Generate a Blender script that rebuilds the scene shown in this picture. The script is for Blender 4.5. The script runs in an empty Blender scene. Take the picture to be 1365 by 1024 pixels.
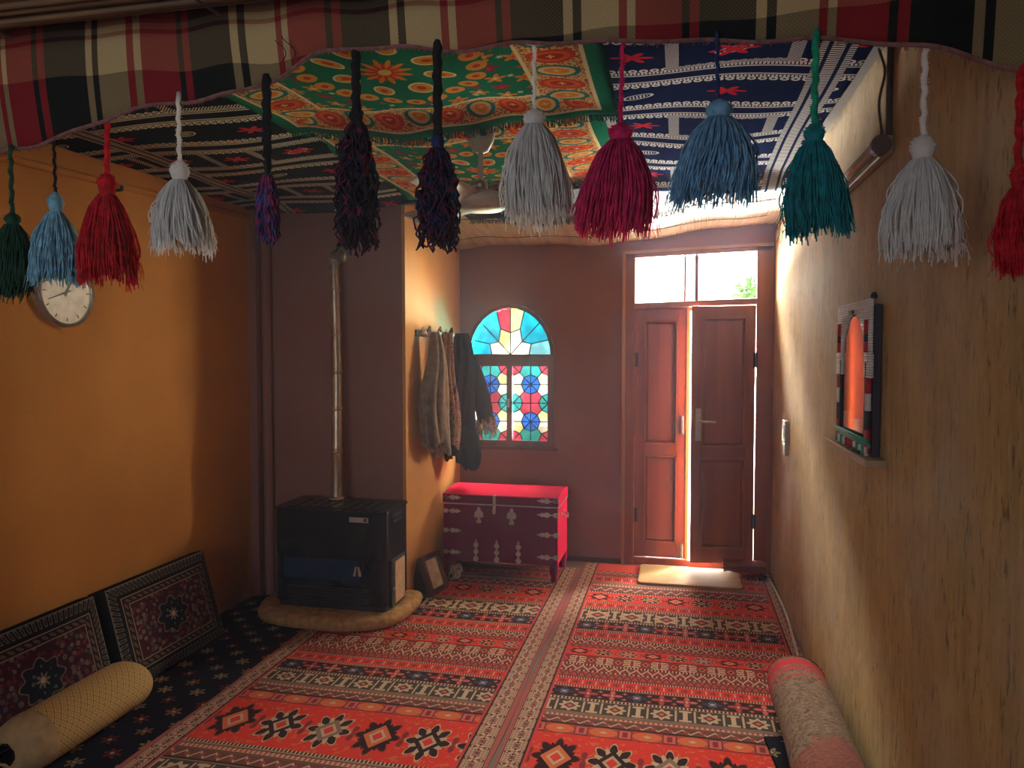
import bpy, math, random
import numpy as np
from mathutils import Vector

# ------------------------------------------------------------------ camera, world, light, exposure
sc = bpy.context.scene
col = sc.collection
random.seed(7)
R = math.radians
cam_d = bpy.data.cameras.new('camera')
cam_d.sensor_width = 36.0
cam_d.lens = 36.0 * 1000.0 / 1365.0
cam_d.clip_start = 0.02
cam = bpy.data.objects.new('camera', cam_d)
col.objects.link(cam)
cam.location = (0, 0, 1.5)
cam.rotation_euler = (R(90 - 2.4), 0, R(12.57))
sc.camera = cam

sc.view_settings.view_transform = 'Standard'
sc.view_settings.look = 'None'
sc.view_settings.gamma = 1.0
sc.view_settings.use_curve_mapping = False
sc.view_settings.exposure = 0.5

world = bpy.data.worlds.new('sky')
sc.world = world
world.use_nodes = True
bg = world.node_tree.nodes['Background']
bg.inputs['Color'].default_value = (0.80, 0.89, 1.0, 1)
bg.inputs['Strength'].default_value = 5.0


def area(name, loc, aim, sx, sy, power, color, spread=180):
    l = bpy.data.lights.new(name, 'AREA')
    l.shape = 'RECTANGLE'
    l.size, l.size_y = sx, sy
    l.energy = power
    l.color = color
    l.spread = R(spread)
    o = bpy.data.objects.new(name, l)
    col.objects.link(o)
    o.location = loc
    o.rotation_euler = (Vector(aim) - Vector(loc)).to_track_quat('-Z', 'Y').to_euler()
    return o


def portal(name, loc, aim, sx, sy):
    o = area(name, loc, aim, sx, sy, 1, (1, 1, 1))
    o.data.cycles.is_portal = True


# daylight of the courtyard, entering by the transom, the stained glass and the door gaps
area('courtyard_daylight_east', (4.0, 7.2, 2.5), (-2.2, 3.6, 1.25), 3.4, 1.6, 1900, (1.0, 0.85, 0.62))
area('courtyard_daylight_west', (-2.6, 8.2, 2.7), (0.6, 3.2, 1.7), 2.6, 1.8, 1600, (1.0, 0.94, 0.86))
area('courtyard_ground_bounce', (-0.5, 9.6, 0.75), (-0.6, 3.0, 2.35), 3.6, 1.2, 8000, (1.0, 0.93, 0.82))
area('high_sky', (0.4, 7.7, 4.1), (-0.2, 3.0, 0.0), 3.4, 1.4, 7500, (1.0, 0.95, 0.88))
portal('transom_portal', (0.08, 5.62, 2.0), (0.08, 0, 2.0), 0.9, 0.4)
portal('stained_window_portal', (-1.2, 5.62, 1.35), (-1.2, 0, 1.35), 0.7, 1.1)
portal('rear_portal', (-1.25, -1.22, 1.45), (-1.25, 5, 1.45), 1.3, 1.1)  # portal of the added opening behind the camera

# ------------------------------------------------------------------ mesh helpers


class MB:
    def __init__(s):
        s.v = []; s.f = []; s.uv = {}; s.mi = []

    def add(s, vs, fs, uvs=None, mi=0):
        b = len(s.v)
        s.v += [tuple(map(float, p)) for p in vs]
        s.f += [tuple(i + b for i in f) for f in fs]
        s.mi += [mi] * len(fs)
        if uvs is not None:
            for i, u in enumerate(uvs):
                s.uv[b + i] = u

    def box(s, a, b, mi=0):
        x0, y0, z0 = a; x1, y1, z1 = b
        v = [(x0, y0, z0), (x1, y0, z0), (x1, y1, z0), (x0, y1, z0), (x0, y0, z1), (x1, y0, z1), (x1, y1, z1), (x0, y1, z1)]
        s.add(v, [(3, 2, 1, 0), (4, 5, 6, 7), (0, 1, 5, 4), (1, 2, 6, 5), (2, 3, 7, 6), (3, 0, 4, 7)], mi=mi)

    def cbox(s, c, d, mi=0):
        s.box([c[i] - d[i] / 2 for i in range(3)], [c[i] + d[i] / 2 for i in range(3)], mi)

    def prism(s, pts, axis, a, b, mi=0):
        """polygon pts (2D) extruded along axis from a to b; 2D order is the remaining axes in xyz order"""
        n = len(pts)
        def P(p, h):
            q = list(p); q.insert(axis, h); return q
        v = [P(p, a) for p in pts] + [P(p, b) for p in pts]
        f = [tuple(range(n))[::-1], tuple(range(n, 2 * n))]
        f += [(i, (i + 1) % n, n + (i + 1) % n, n + i) for i in range(n)]
        s.add(v, f, mi=mi)

    def tube(s, path, r, n=8, cap=True, uv=False):
        P = [Vector(p) for p in path]
        m = len(P)
        rr = r if hasattr(r, '__len__') else [r] * m
        vs = []; prev = None
        for i in range(m):
            t = (P[min(i + 1, m - 1)] - P[max(i - 1, 0)])
            t = t.normalized() if t.length > 1e-9 else Vector((0, 0, 1))
            if prev is None:
                a = Vector((0, 0, 1)) if abs(t.z) < .9 else Vector((1, 0, 0))
                e1 = t.cross(a).normalized()
            else:
                e1 = prev - t * prev.dot(t)
                e1 = e1.normalized() if e1.length > 1e-6 else t.orthogonal().normalized()
            prev = e1
            e2 = t.cross(e1)
            for k in range(n):
                a = 2 * math.pi * k / n
                vs.append(P[i] + (e1 * math.cos(a) + e2 * math.sin(a)) * rr[i])
        fs = []
        for i in range(m - 1):
            for k in range(n):
                k2 = (k + 1) % n
                fs.append((i * n + k, i * n + k2, (i + 1) * n + k2, (i + 1) * n + k))
        if cap:
            fs.append(tuple(range(n))[::-1]); fs.append(tuple(range((m - 1) * n, m * n)))
        s.add(vs, fs)

    def lathe(s, prof, n=24, c=(0, 0, 0), axis='z'):
        """prof: list of (radius, height)"""
        vs = []
        for r, h in prof:
            for k in range(n):
                a = 2 * math.pi * k / n
                x, y = r * math.cos(a), r * math.sin(a)
                p = (x, y, h) if axis == 'z' else ((h, x, y) if axis == 'x' else (y, h, x))
                vs.append((p[0] + c[0], p[1] + c[1], p[2] + c[2]))
        fs = []
        for i in range(len(prof) - 1):
            for k in range(n):
                k2 = (k + 1) % n
                fs.append((i * n + k, i * n + k2, (i + 1) * n + k2, (i + 1) * n + k))
        fs.append(tuple(range(n))[::-1]); fs.append(tuple(range((len(prof) - 1) * n, len(prof) * n)))
        s.add(vs, fs)

    def grid(s, fn, nu, nv, closed_u=False, uvscale=(1, 1), uvfn=None):
        """fn(a,b) with a,b in 0..1 -> point"""
        vs = []; uvs = []
        for j in range(nv + 1):
            for i in range(nu + (0 if closed_u else 1)):
                a, b = i / nu, j / nv
                vs.append(fn(a, b))
                uvs.append(uvfn(a, b) if uvfn else (a * uvscale[0], b * uvscale[1]))
        w = nu + (0 if closed_u else 1)
        fs = []
        for j in range(nv):
            for i in range(nu):
                i2 = (i + 1) % w
                fs.append((j * w + i, j * w + i2, (j + 1) * w + i2, (j + 1) * w + i))
        s.add(vs, fs, uvs)

    def build(s, name, mat, parent=None, smooth=False, weld=False, bevel=0, solid=0, subsurf=0, loc=None, angle=None, kind=None):
        me = bpy.data.meshes.new(name)
        me.from_pydata(s.v, [], s.f)
        mats = mat if isinstance(mat, (list, tuple)) else [mat]
        for m in mats:
            me.materials.append(m)
        if len(mats) > 1:
            me.polygons.foreach_set('material_index', s.mi)
        if s.uv:
            ul = me.uv_layers.new(name='UVMap')
            li = np.zeros(len(me.loops), dtype=np.int32)
            me.loops.foreach_get('vertex_index', li)
            arr = np.zeros((len(s.v), 2), dtype=np.float32)
            for i, u in s.uv.items():
                arr[i] = u
            ul.data.foreach_set('uv', arr[li].ravel())
        if weld:
            import bmesh
            bm = bmesh.new(); bm.from_mesh(me)
            bmesh.ops.remove_doubles(bm, verts=bm.verts, dist=1e-4)
            bm.to_mesh(me); bm.free()
        if smooth:
            me.polygons.foreach_set('use_smooth', [True] * len(me.polygons))
        me.validate(); me.update()
        o = bpy.data.objects.new(name, me)
        col.objects.link(o)
        if solid:
            md = o.modifiers.new('thick', 'SOLIDIFY'); md.thickness = solid; md.offset = 0
        if bevel:
            md = o.modifiers.new('bevel', 'BEVEL'); md.width = bevel; md.segments = 2; md.limit_method = 'ANGLE'; md.angle_limit = R(40)
        if subsurf:
            md = o.modifiers.new('sub', 'SUBSURF'); md.levels = subsurf; md.render_levels = subsurf
        if angle:
            try:
                me.set_sharp_from_angle(angle=R(angle))
            except Exception:
                pass
        if loc is not None:
            o.location = loc
        if parent:
            o.parent = parent
        if kind:
            o['kind'] = kind
        return o


def empty(name, loc=(0, 0, 0)):
    o = bpy.data.objects.new(name, None)
    o.empty_display_size = .1
    col.objects.link(o)
    o.location = loc
    return o


def tag(o, label, cat, group=None):
    o['label'] = label; o['category'] = cat
    if group:
        o['group'] = group
    return o


def thing(name, label, cat, group=None):
    """an Empty at the origin; its parts carry world coordinates (re-based at the end)"""
    return tag(empty(name), label, cat, group)


def struct(name, mb, mat, **k):
    o = mb.build(name, mat, **k); o['kind'] = 'structure'; return o


# ------------------------------------------------------------------ node DSL
class S:
    """a scalar expression in a node tree"""
    def __init__(s, g, x): s.g = g; s.x = x
    def __add__(s, o): return s.g.m('ADD', s, o)
    __radd__ = __add__
    def __sub__(s, o): return s.g.m('SUBTRACT', s, o)
    def __rsub__(s, o): return s.g.m('SUBTRACT', o, s)
    def __mul__(s, o): return s.g.m('MULTIPLY', s, o)
    __rmul__ = __mul__
    def __truediv__(s, o): return s.g.m('DIVIDE', s, o)
    def __lt__(s, o): return s.g.m('LESS_THAN', s, o)
    def __gt__(s, o): return s.g.m('GREATER_THAN', s, o)
    def abs(s): return s.g.m('ABSOLUTE', s)
    def floor(s): return s.g.m('FLOOR', s)
    def fract(s): return s.g.m('FRACT', s)
    def cell(s, p): return (s / p).fract() * p - p / 2      # centred cell coordinate in metres
    def idx(s, p): return (s / p).floor()
    def cos(s): return s.g.m('COSINE', s)
    def sin(s): return s.g.m('SINE', s)
    def max(s, o): return s.g.m('MAXIMUM', s, o)
    def min(s, o): return s.g.m('MINIMUM', s, o)
    def sqrt(s): return s.g.m('SQRT', s)
    def mod(s, o): return s.g.m('FLOORED_MODULO', s, o)
    def atan2(s, o): return s.g.m('ARCTAN2', s, o)
    def inv(s): return 1.0 - s


class Graph:
    def __init__(g, name, rough=0.8, spec=0.3):
        g.mat = bpy.data.materials.new(name)
        g.mat.use_nodes = True
        g.nt = g.mat.node_tree
        g.bsdf = g.nt.nodes['Principled BSDF']
        g.bsdf.inputs['Roughness'].default_value = rough
        g.bsdf.inputs['Specular IOR Level'].default_value = spec

    def node(g, t, **k):
        n = g.nt.nodes.new(t)
        for a, b in k.items():
            setattr(n, a, b)
        return n

    def link(g, a, b): g.nt.links.new(a, b)

    def put(g, v, sock):
        if isinstance(v, S):
            v = v.x
        if isinstance(v, (int, float)):
            sock.default_value = v
        elif isinstance(v, tuple):
            sock.default_value = (*v[:3], 1.0) if len(sock.default_value) == 4 else v[:3]
        else:
            g.link(v, sock)

    def m(g, op, a, b=None):
        n = g.node('ShaderNodeMath', operation=op)
        g.put(a, n.inputs[0])
        if b is not None:
            g.put(b, n.inputs[1])
        return S(g, n.outputs[0])

    def mix(g, f, a, b, mode='MIX'):
        n = g.node('ShaderNodeMix', data_type='RGBA', blend_type=mode)
        g.put(f, n.inputs[0]); g.put(a, n.inputs[6]); g.put(b, n.inputs[7])
        return n.outputs[2]

    def coords(g, kind='Object', scale=None):
        n = g.node('ShaderNodeTexCoord')
        s = g.node('ShaderNodeSeparateXYZ')
        g.vec = n.outputs[kind]
        g.link(g.vec, s.inputs[0])
        return S(g, s.outputs[0]), S(g, s.outputs[1]), S(g, s.outputs[2])

    def noise(g, scale, detail=3, vec=None, stretch=None, dist=0, rough=.5):
        n = g.node('ShaderNodeTexNoise')
        n.inputs['Scale'].default_value = scale
        n.inputs['Detail'].default_value = detail
        n.inputs['Distortion'].default_value = dist
        n.inputs['Roughness'].default_value = rough
        v = vec or g.vec
        if stretch:
            mp = g.node('ShaderNodeMapping'); mp.inputs['Scale'].default_value = stretch
            g.link(v, mp.inputs['Vector']); v = mp.outputs[0]
        g.link(v, n.inputs['Vector'])
        return S(g, n.outputs['Fac'])

    def ramp(g, f, stops, interp='LINEAR'):
        n = g.node('ShaderNodeValToRGB')
        cr = n.color_ramp; cr.interpolation = interp
        while len(cr.elements) < len(stops):
            cr.elements.new(0.5)
        for e, (p, c) in zip(cr.elements, stops):
            e.position = p; e.color = (*c, 1)
        g.put(f, n.inputs[0])
        return n.outputs[0]

    def bump(g, h, strength=.3, dist=.01):
        n = g.node('ShaderNodeBump')
        n.inputs['Strength'].default_value = strength
        n.inputs['Distance'].default_value = dist
        g.put(h, n.inputs['Height'])
        g.link(n.outputs[0], g.bsdf.inputs['Normal'])

    def out(g, c):
        g.put(c, g.bsdf.inputs['Base Color'])
        return g.mat


def plain(name, c, rough=.6, spec=.4, metal=0, var=.15, nscale=30, bump=0):
    g = Graph(name, rough, spec)
    g.bsdf.inputs['Metallic'].default_value = metal
    g.coords()
    n = g.noise(nscale, 4)
    c0 = tuple(x * (1 - var) for x in c); c1 = tuple(min(1, x * (1 + var)) for x in c)
    if bump:
        g.bump(n, bump, .005)
    return g.out(g.ramp(n, [(.3, c0), (.7, c1)]))


# shared shape masks (dx, dy are centred cell coordinates in metres)
def diamond(dx, dy, a, b): return dx.abs() / a + dy.abs() / b < 1.0
def rect(dx, dy, a, b): return (dx.abs() / a).max(dy.abs() / b) < 1.0
def ell(dx, dy, a, b): return (dx * dx) / (a * a) + (dy * dy) / (b * b) < 1.0
def petal(dx, dy, r, n, depth=.3, ph=0):
    rr = (dx * dx + dy * dy).sqrt()
    return rr < ((dy.atan2(dx) * n + ph).cos() * depth + (1 - depth)) * r


# ------------------------------------------------------------------ materials
RED = (.66, .040, .028); CREAM = (.52, .36, .22); BLK = (.018, .013, .014); BRN = (.10, .05, .035)
NAVY = (.03, .045, .08); PINK = (.60, .12, .10); ORG = (.60, .14, .05); GRY = (.24, .15, .10); MAR = (.22, .03, .03)


def plaster(name, c, c2, streak=0.0, rough=.75, spec=.25):
    g = Graph(name, rough, spec)
    g.coords()
    n = g.noise(1.4, 5, rough=.6)
    cc = g.ramp(n, [(.3, c2), (.65, c)])
    f = g.noise(60, 4)
    cc = g.mix(f * .25, cc, tuple(x * .6 for x in c))
    h = f
    if streak:
        s1 = g.noise(30, 5, stretch=(1, 1, .10), rough=.75)
        cc = g.mix(g.ramp(s1, [(.40, (.8, .8, .8)), (.56, (0, 0, 0))]), cc, tuple(x * (1 - streak) for x in c))
        s2 = g.noise(75, 4, stretch=(1, 1, .20), rough=.65)
        cc = g.mix(g.ramp(s2, [(.36, (1, 1, 1)), (.43, (0, 0, 0))]), cc, tuple(x * .22 for x in c))
        s4 = g.noise(70, 3, stretch=(1, 1, .10), rough=.6)
        cc = g.mix(g.ramp(s4, [(.62, (0, 0, 0)), (.70, (.5, .5, .5))]), cc, (.55, .42, .26))
        s3 = g.noise(2.2, 4)
        cc = g.mix(g.ramp(s3, [(.4, (0, 0, 0)), (.7, (.5, .5, .5))]), cc, (.44, .36, .27))
        s5 = g.noise(9, 6, rough=.7)
        cc = g.mix(g.ramp(s5, [(.36, (.55, .55, .55)), (.55, (0, 0, 0))]), cc, tuple(x * .62 for x in c))
        cc = g.mix(g.ramp(g.noise(5, 5, stretch=(1, 1, .35)), [(.52, (0, 0, 0)), (.72, (.5, .5, .5))]), cc, (.58, .40, .17))
        h = s2 + f * .5
    g.bump(h, .35, .004)
    return g.out(cc)


M = {}
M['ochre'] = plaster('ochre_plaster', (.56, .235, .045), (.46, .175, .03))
M['pillar'] = plaster('lit_pillar_plaster', (.66, .33, .10), (.55, .25, .07))  # the left wall's ochre, lightened for the transom light on this face
M['shaded_brown'] = plaster('shaded_brown_plaster', (.32, .15, .115), (.27, .12, .095))  # brown with the walls' shade and mauve glare put into the colour
M['mud'] = plaster('straw_mud_plaster', (.52, .33, .12), (.42, .25, .075), streak=.34)
M['floor'] = plaster('floor_screed', (.16, .12, .09), (.12, .09, .07))
M['ceiling'] = plaster('ceiling_boards', (.10, .06, .04), (.07, .045, .03))


def m_kilim(name):
    g = Graph(name, .9, 0)
    u, v, _ = g.coords()        # u metres across from the left edge, v metres along the room
    W = 1.30
    fu = u - .115
    c = g.mix(g.noise(9, 3) * .5, RED, ORG)

    def band(c, y0, y1, fn):
        inb = (v > y0) * (v < y1)
        return g.mix(inb, c, fn(v - (y0 + y1) / 2, (y1 - y0) / 2))

    def zig(dy, h, p, lo, hi, w=.28):
        tri = (fu / p).fract() * 2.0 - 1.0
        tri = (tri.abs() * 2.0 - 1.0) * (h * .62)
        return g.mix((dy - tri).abs() < h * w, lo, hi)

    def medallion(p, small=False):
        def fn(dy, h):
            dx = fu.cell(p); par = fu.idx(p).mod(3.0)
            b = g.mix(g.noise(45, 2) > .60, RED, ORG)
            half = (fu + p / 2).cell(p)
            b = g.mix(petal(half, dy, h * .32, 4, .5), b, MAR)
            alt = g.mix(par > .5, BLK, CREAM); alt2 = g.mix(par > .5, ORG, BLK)
            alt2 = g.mix(par > 1.5, alt2, GRY)
            q = p * .46; ky = h * .80 / q
            ey = dy / ky
            b = g.mix(petal(dx, ey, q, 8, .20), b, g.mix(par > .5, MAR, CREAM))
            b = g.mix(petal(dx, ey, q * .92, 8, .20), b, BLK)
            b = g.mix(petal(dx, ey, q * .76, 8, .34, 3.14), b, alt)
            b = g.mix(diamond(dx, ey, q * .62, q * .62), b, alt2)
            b = g.mix(diamond(dx, ey, q * .38, q * .38), b, CREAM)
            b = g.mix(diamond(dx, ey, q * .24, q * .24), b, RED)
            return b
        return fn

    def panels(dy, h):
        p = .17
        dx = fu.cell(p); d2 = (fu + p / 2).cell(p)
        b = g.mix(ell(dx, dy, p * .33, h * .85), (.42, .05, .04), ORG)
        b = g.mix(diamond(dx, dy, p * .1, h * .3), b, CREAM)
        b = g.mix(rect(d2, dy, p * .16, h * .85), b, BRN)
        b = g.mix(rect(d2, dy, p * .13, h * .72), b, PINK)
        b = g.mix(rect(d2, dy, p * .06, h * .5), b, MAR)
        return g.mix(dy.abs() > h * .9, b, BLK)

    def zigs(dy, h):
        b = zig(dy + h * .42, h * .5, .062, (.15, .05, .04), CREAM, .2)
        b = g.mix(diamond((fu + .0155).cell(.062), dy + h * .42, .012, h * .3), b, (.30, .06, .05))
        st = (dy / (h * .24)).fract() > .5
        b = g.mix(dy > h * .1, b, g.mix(st, (.34, .22, .15), BRN))
        b = g.mix((dy - h * .45).abs() < h * .16, b, g.mix((fu / .02).fract() > .5, (.45, .07, .05), CREAM))
        return g.mix(dy < h * -.85, b, BLK)

    def ibeam(dy, h):
        p = .19
        dx = fu.cell(p); d2 = (fu + p / 2).cell(p)
        b = g.mix(petal(dx, dy, h * .78, 8, .15), (.05, .045, .035), CREAM)
        b = g.mix(diamond(dx, dy, h * .45, h * .45), b, BRN)
        b = g.mix(diamond(dx, dy, h * .22, h * .22), b, PINK)
        I = rect(d2.abs() - p * .20, dy, p * .022, h * .8).max(rect(d2, dy, p * .05, h * .8)).max(rect(d2, dy.abs() - h * .66, p * .13, h * .12))
        b = g.mix(I, b, CREAM)
        return g.mix(dy.abs() > h * .88, b, GRY)

    def blackflower(dy, h):
        p = .105
        dx = fu.cell(p); par = fu.idx(p).mod(3.0)
        b = g.mix(petal(dx, dy, h * .85, 4, .35), BLK, g.mix(par > .5, NAVY, g.mix(par > 1.5, (.45, .05, .05), PINK)))
        b = g.mix(petal(dx, dy, h * .45, 4, .3, 3.14), b, g.mix(par > .5, (.14, .16, .2), MAR))
        b = g.mix(diamond(dx, dy, h * .2, h * .2), b, CREAM)
        d2 = (fu + p / 2).cell(p)
        b = g.mix(petal(d2, dy.abs() - h * .5, h * .22, 4, .3), b, (.4, .16, .12))
        return g.mix(dy.abs() > h * .92, b, (.4, .12, .08))

    def reddots(dy, h):
        p = .06
        b = g.mix(petal(fu.cell(p), dy, h * .4, 5, .4), RED, BRN)
        b = g.mix(rect((fu + p / 2).cell(p), dy, p * .05, h * .35), b, CREAM)
        b = g.mix((dy.abs() - h * .78).abs() < h * .16, b, g.mix((fu / .012).fract() > .5, CREAM, BLK))
        return b

    def multi(dy, h):
        b = zig(dy - h * .5, h * .5, .05, MAR, CREAM, .24)
        b2 = zig(dy + h * .45, h * .55, .035, (.45, .06, .05), BRN, .3)
        b = g.mix(dy < 0, b, b2)
        dots = (fu / .021).fract() > .5
        b = g.mix(dy.abs() < h * .09, b, g.mix(dots, CREAM, BLK))
        return g.mix(dy.abs() > h * .9, b, BLK)

    def tree(dy, h):
        p = .13
        dx = fu.cell(p).abs()
        b = g.mix(rect(dx - p * .08, dy, p * .02, h * .8), MAR, CREAM)
        b = g.mix(rect(dx - p * .14, dy.abs() - h * .62, p * .12, h * .12), b, CREAM)
        b = g.mix(rect(dx - p * .20, dy.abs() - h * .20, p * .10, h * .12), b, CREAM)
        b = g.mix(rect(dx - p * .29, dy.abs() - h * .36, p * .02, h * .22), b, CREAM)
        b = g.mix(diamond(dx - p * .19, dy, p * .05, h * .12), b, ORG)
        b = g.mix(diamond((fu + p / 2).cell(p), dy, p * .14, h * .5), b, ORG)
        b = g.mix(diamond((fu + p / 2).cell(p), dy, p * .07, h * .25), b, BLK)
        return g.mix(dy.abs() > h * .88, b, BLK)

    # one repeat of the bands, from the near end to the far end of the room
    B = [(1.30, 1.42, zigs), (1.42, 1.56, ibeam), (1.56, 1.66, blackflower), (1.66, 1.78, reddots), (1.78, 1.98, multi),
         (1.98, 2.10, tree), (2.10, 2.22, multi), (2.22, 2.36, ibeam), (2.36, 2.49, zigs),
         (2.49, 2.845, medallion(.205)), (2.845, 2.925, panels), (2.925, 3.025, zigs), (3.025, 3.145, ibeam), (3.16, 3.265, blackflower),
         (3.265, 3.37, reddots), (3.37, 3.51, multi), (3.51, 3.62, tree), (3.62, 3.72, medallion(.12)), (3.72, 3.83, multi), (3.83, 3.96, reddots),
         (3.965, 4.095, blackflower), (4.105, 4.295, ibeam), (4.31, 4.43, reddots), (4.43, 4.61, medallion(.15)), (4.62, 4.81, zigs),
         (4.81, 4.96, reddots), (4.96, 5.06, multi)]
    for y0, y1, fn in B:
        c = band(c, y0, y1, fn)
    for y in (2.49, 3.152, 3.51, 3.83, 4.10, 4.30, 4.615):
        c = g.mix((v - y).abs() < .009, c, g.mix((fu / .016).fract() > .5, CREAM, BLK))
    # borders along both long edges and far end
    e = u.min(W - u)
    bd = e < .115
    du = e - .06
    vv = v.cell(.085)
    sc_ = ((du / .0115).fract() - .5) * ((v / .0145).fract() - .5)
    bc = g.mix(sc_ > .05, (.50, .30, .20), BRN)
    bc = g.mix(petal(du, vv, .040, 4, .3), bc, BLK)
    bc = g.mix(petal(du, vv, .034, 4, .3), bc, (.52, .33, .22))
    bc = g.mix(petal(du, vv, .027, 4, .3), bc, BRN)
    bc = g.mix(petal(du, vv, .024, 4, .3, 3.14), bc, CREAM)
    bc = g.mix(petal(du, vv, .010, 4, .3), bc, (.45, .05, .05))
    bc = g.mix(petal(du, (v + .0425).cell(.085), .013, 4, .4), bc, MAR)
    bc = g.mix(((e - .058).abs() - .045).abs() < .006, bc, BLK)
    bc = g.mix(e < .016, bc, (.38, .10, .08))
    bc = g.mix(e > .104, bc, (.50, .06, .05))
    c = g.mix(bd, c, bc)
    n = g.noise(220, 2)
    c = g.mix(n * .35, c, (.12, .05, .04))
    g.bump(n, .4, .004)
    return g.out(c)


def m_navy_rug():
    g = Graph('navy_flower_rug', .95, 0)
    u, v, _ = g.coords()
    p = .17
    row = v.idx(p * .5)
    uu = u + row.mod(2.0) * (p / 2)
    wob = g.noise(5, 1) * .05 - .025
    dx = uu.cell(p) + wob; dy = v.cell(p * .5) - wob * .6
    k = (uu.idx(p) * 2.3 + row * 1.7).mod(3.0)
    cc = g.mix(petal(dx, dy, .036, 6, .28), (.010, .010, .014), g.mix(k > 1.0, (.22, .14, .07), g.mix(k > 2.0, (.12, .02, .018), (.20, .08, .035))))
    cc = g.mix(petal(dx, dy, .018, 6, .3), cc, (.05, .03, .02))
    cc = g.mix(petal(dx, dy, .009, 4, .2), cc, (.42, .28, .14))
    return g.out(cc)


def m_cushion():
    """knotted cushion face, UV in metres (0..w, 0..h) centred at 0"""
    g = Graph('floor_cushion_carpet', .95, 0)
    x, y, _ = g.coords('UV')
    w, h = .345, .215
    vor = g.node('ShaderNodeTexVoronoi'); vor.inputs['Scale'].default_value = 34
    g.link(g.vec, vor.inputs['Vector'])
    d = S(g, vor.outputs['Distance'])
    sep = g.node('ShaderNodeSeparateColor'); g.link(vor.outputs['Color'], sep.inputs[0])
    rnd = S(g, sep.outputs[0])
    leaf = g.mix(rnd > .5, (.14, .03, .035), (.17, .13, .09))
    leaf = g.mix(rnd > .8, leaf, (.07, .09, .09))
    c = g.mix((d > .17) * (d < .46), (.055, .012, .02), leaf)
    c = g.mix(d < .12, c, (.20, .14, .09))
    # medallion
    rr = ((x * x) + (y * y)).sqrt()
    c = g.mix(petal(x / 1.15, y, .115, 8, .12), c, (.20, .15, .11))
    c = g.mix(petal(x / 1.15, y, .107, 8, .12), c, (.012, .014, .02))
    c = g.mix((petal(x, y, .09, 8, .35)) * (d < .35), c, (.10, .13, .11))
    c = g.mix(petal(x, y, .040, 8, .35), c, (.26, .19, .13))
    c = g.mix(petal(x, y, .026, 8, .35, 3.14), c, (.22, .05, .05))
    c = g.mix(rr < .014, c, (.5, .4, .28))
    # border
    e = (w - x.abs()).min(h - y.abs())
    al = g.mix((x.abs() - w + .0) > (y.abs() - h), x, y)
    border = g.mix(ell((x + y).cell(.045), e - .028, .014, .012), (.02, .014, .016), (.14, .08, .055))
    c = g.mix(e < .05, c, border)
    c = g.mix(((e - .028).abs() - .022).abs() < .003, c, (.28, .2, .14))
    return g.out(c)


def m_cushion_edge():
    g = Graph('cushion_border_weave', .95, 0)
    x, y, z = g.coords('UV')
    dx = x.cell(.028)
    arch = (dx.abs() < .008) * (y > .25) * (y < .9)
    c = g.mix(arch, (.010, .010, .012), (.15, .12, .09))
    c = g.mix((dx.abs() < .004) * (y > .35) * (y < .8), c, (.015, .015, .018))
    c = g.mix((y - .95).abs() < .04, c, (.2, .16, .12))
    return g.out(c)


def m_plaid():
    g = Graph('plaid_blanket', .95, 0)
    x, y, _ = g.coords('UV')       # metres along the beam, height
    t = ((x + 1.317) / .363).fract()
    CRM = (.54, .38, .18); RDD = (.28, .016, .022); BK = (.009, .012, .011)
    a = g.ramp(t, [(0, CRM), (.05, BK), (.095, CRM), (.30, RDD), (.34, CRM), (.385, RDD), (.62, BK), (.66, RDD), (.71, BK)], 'CONSTANT')
    w = ((y - 2.115) / .40).fract()
    b = g.ramp(w, [(0, BK), (.03, CRM), (.225, RDD), (.25, CRM), (.285, RDD), (.56, BK), (.60, RDD), (.64, BK)], 'CONSTANT')
    sep = g.node('ShaderNodeSeparateColor'); g.link(a, sep.inputs[0])
    pale = S(g, sep.outputs[1]) > .2
    tw = ((x + y) / .007).fract() > .5
    c = g.mix(pale * .42 + .10 + tw * .10, a, b)
    n = g.noise(300, 2)
    c = g.mix(n * .4, c, (.02, .015, .012))
    g.bump(n + tw * .5, .5, .003)
    return g.out(c)


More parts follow.
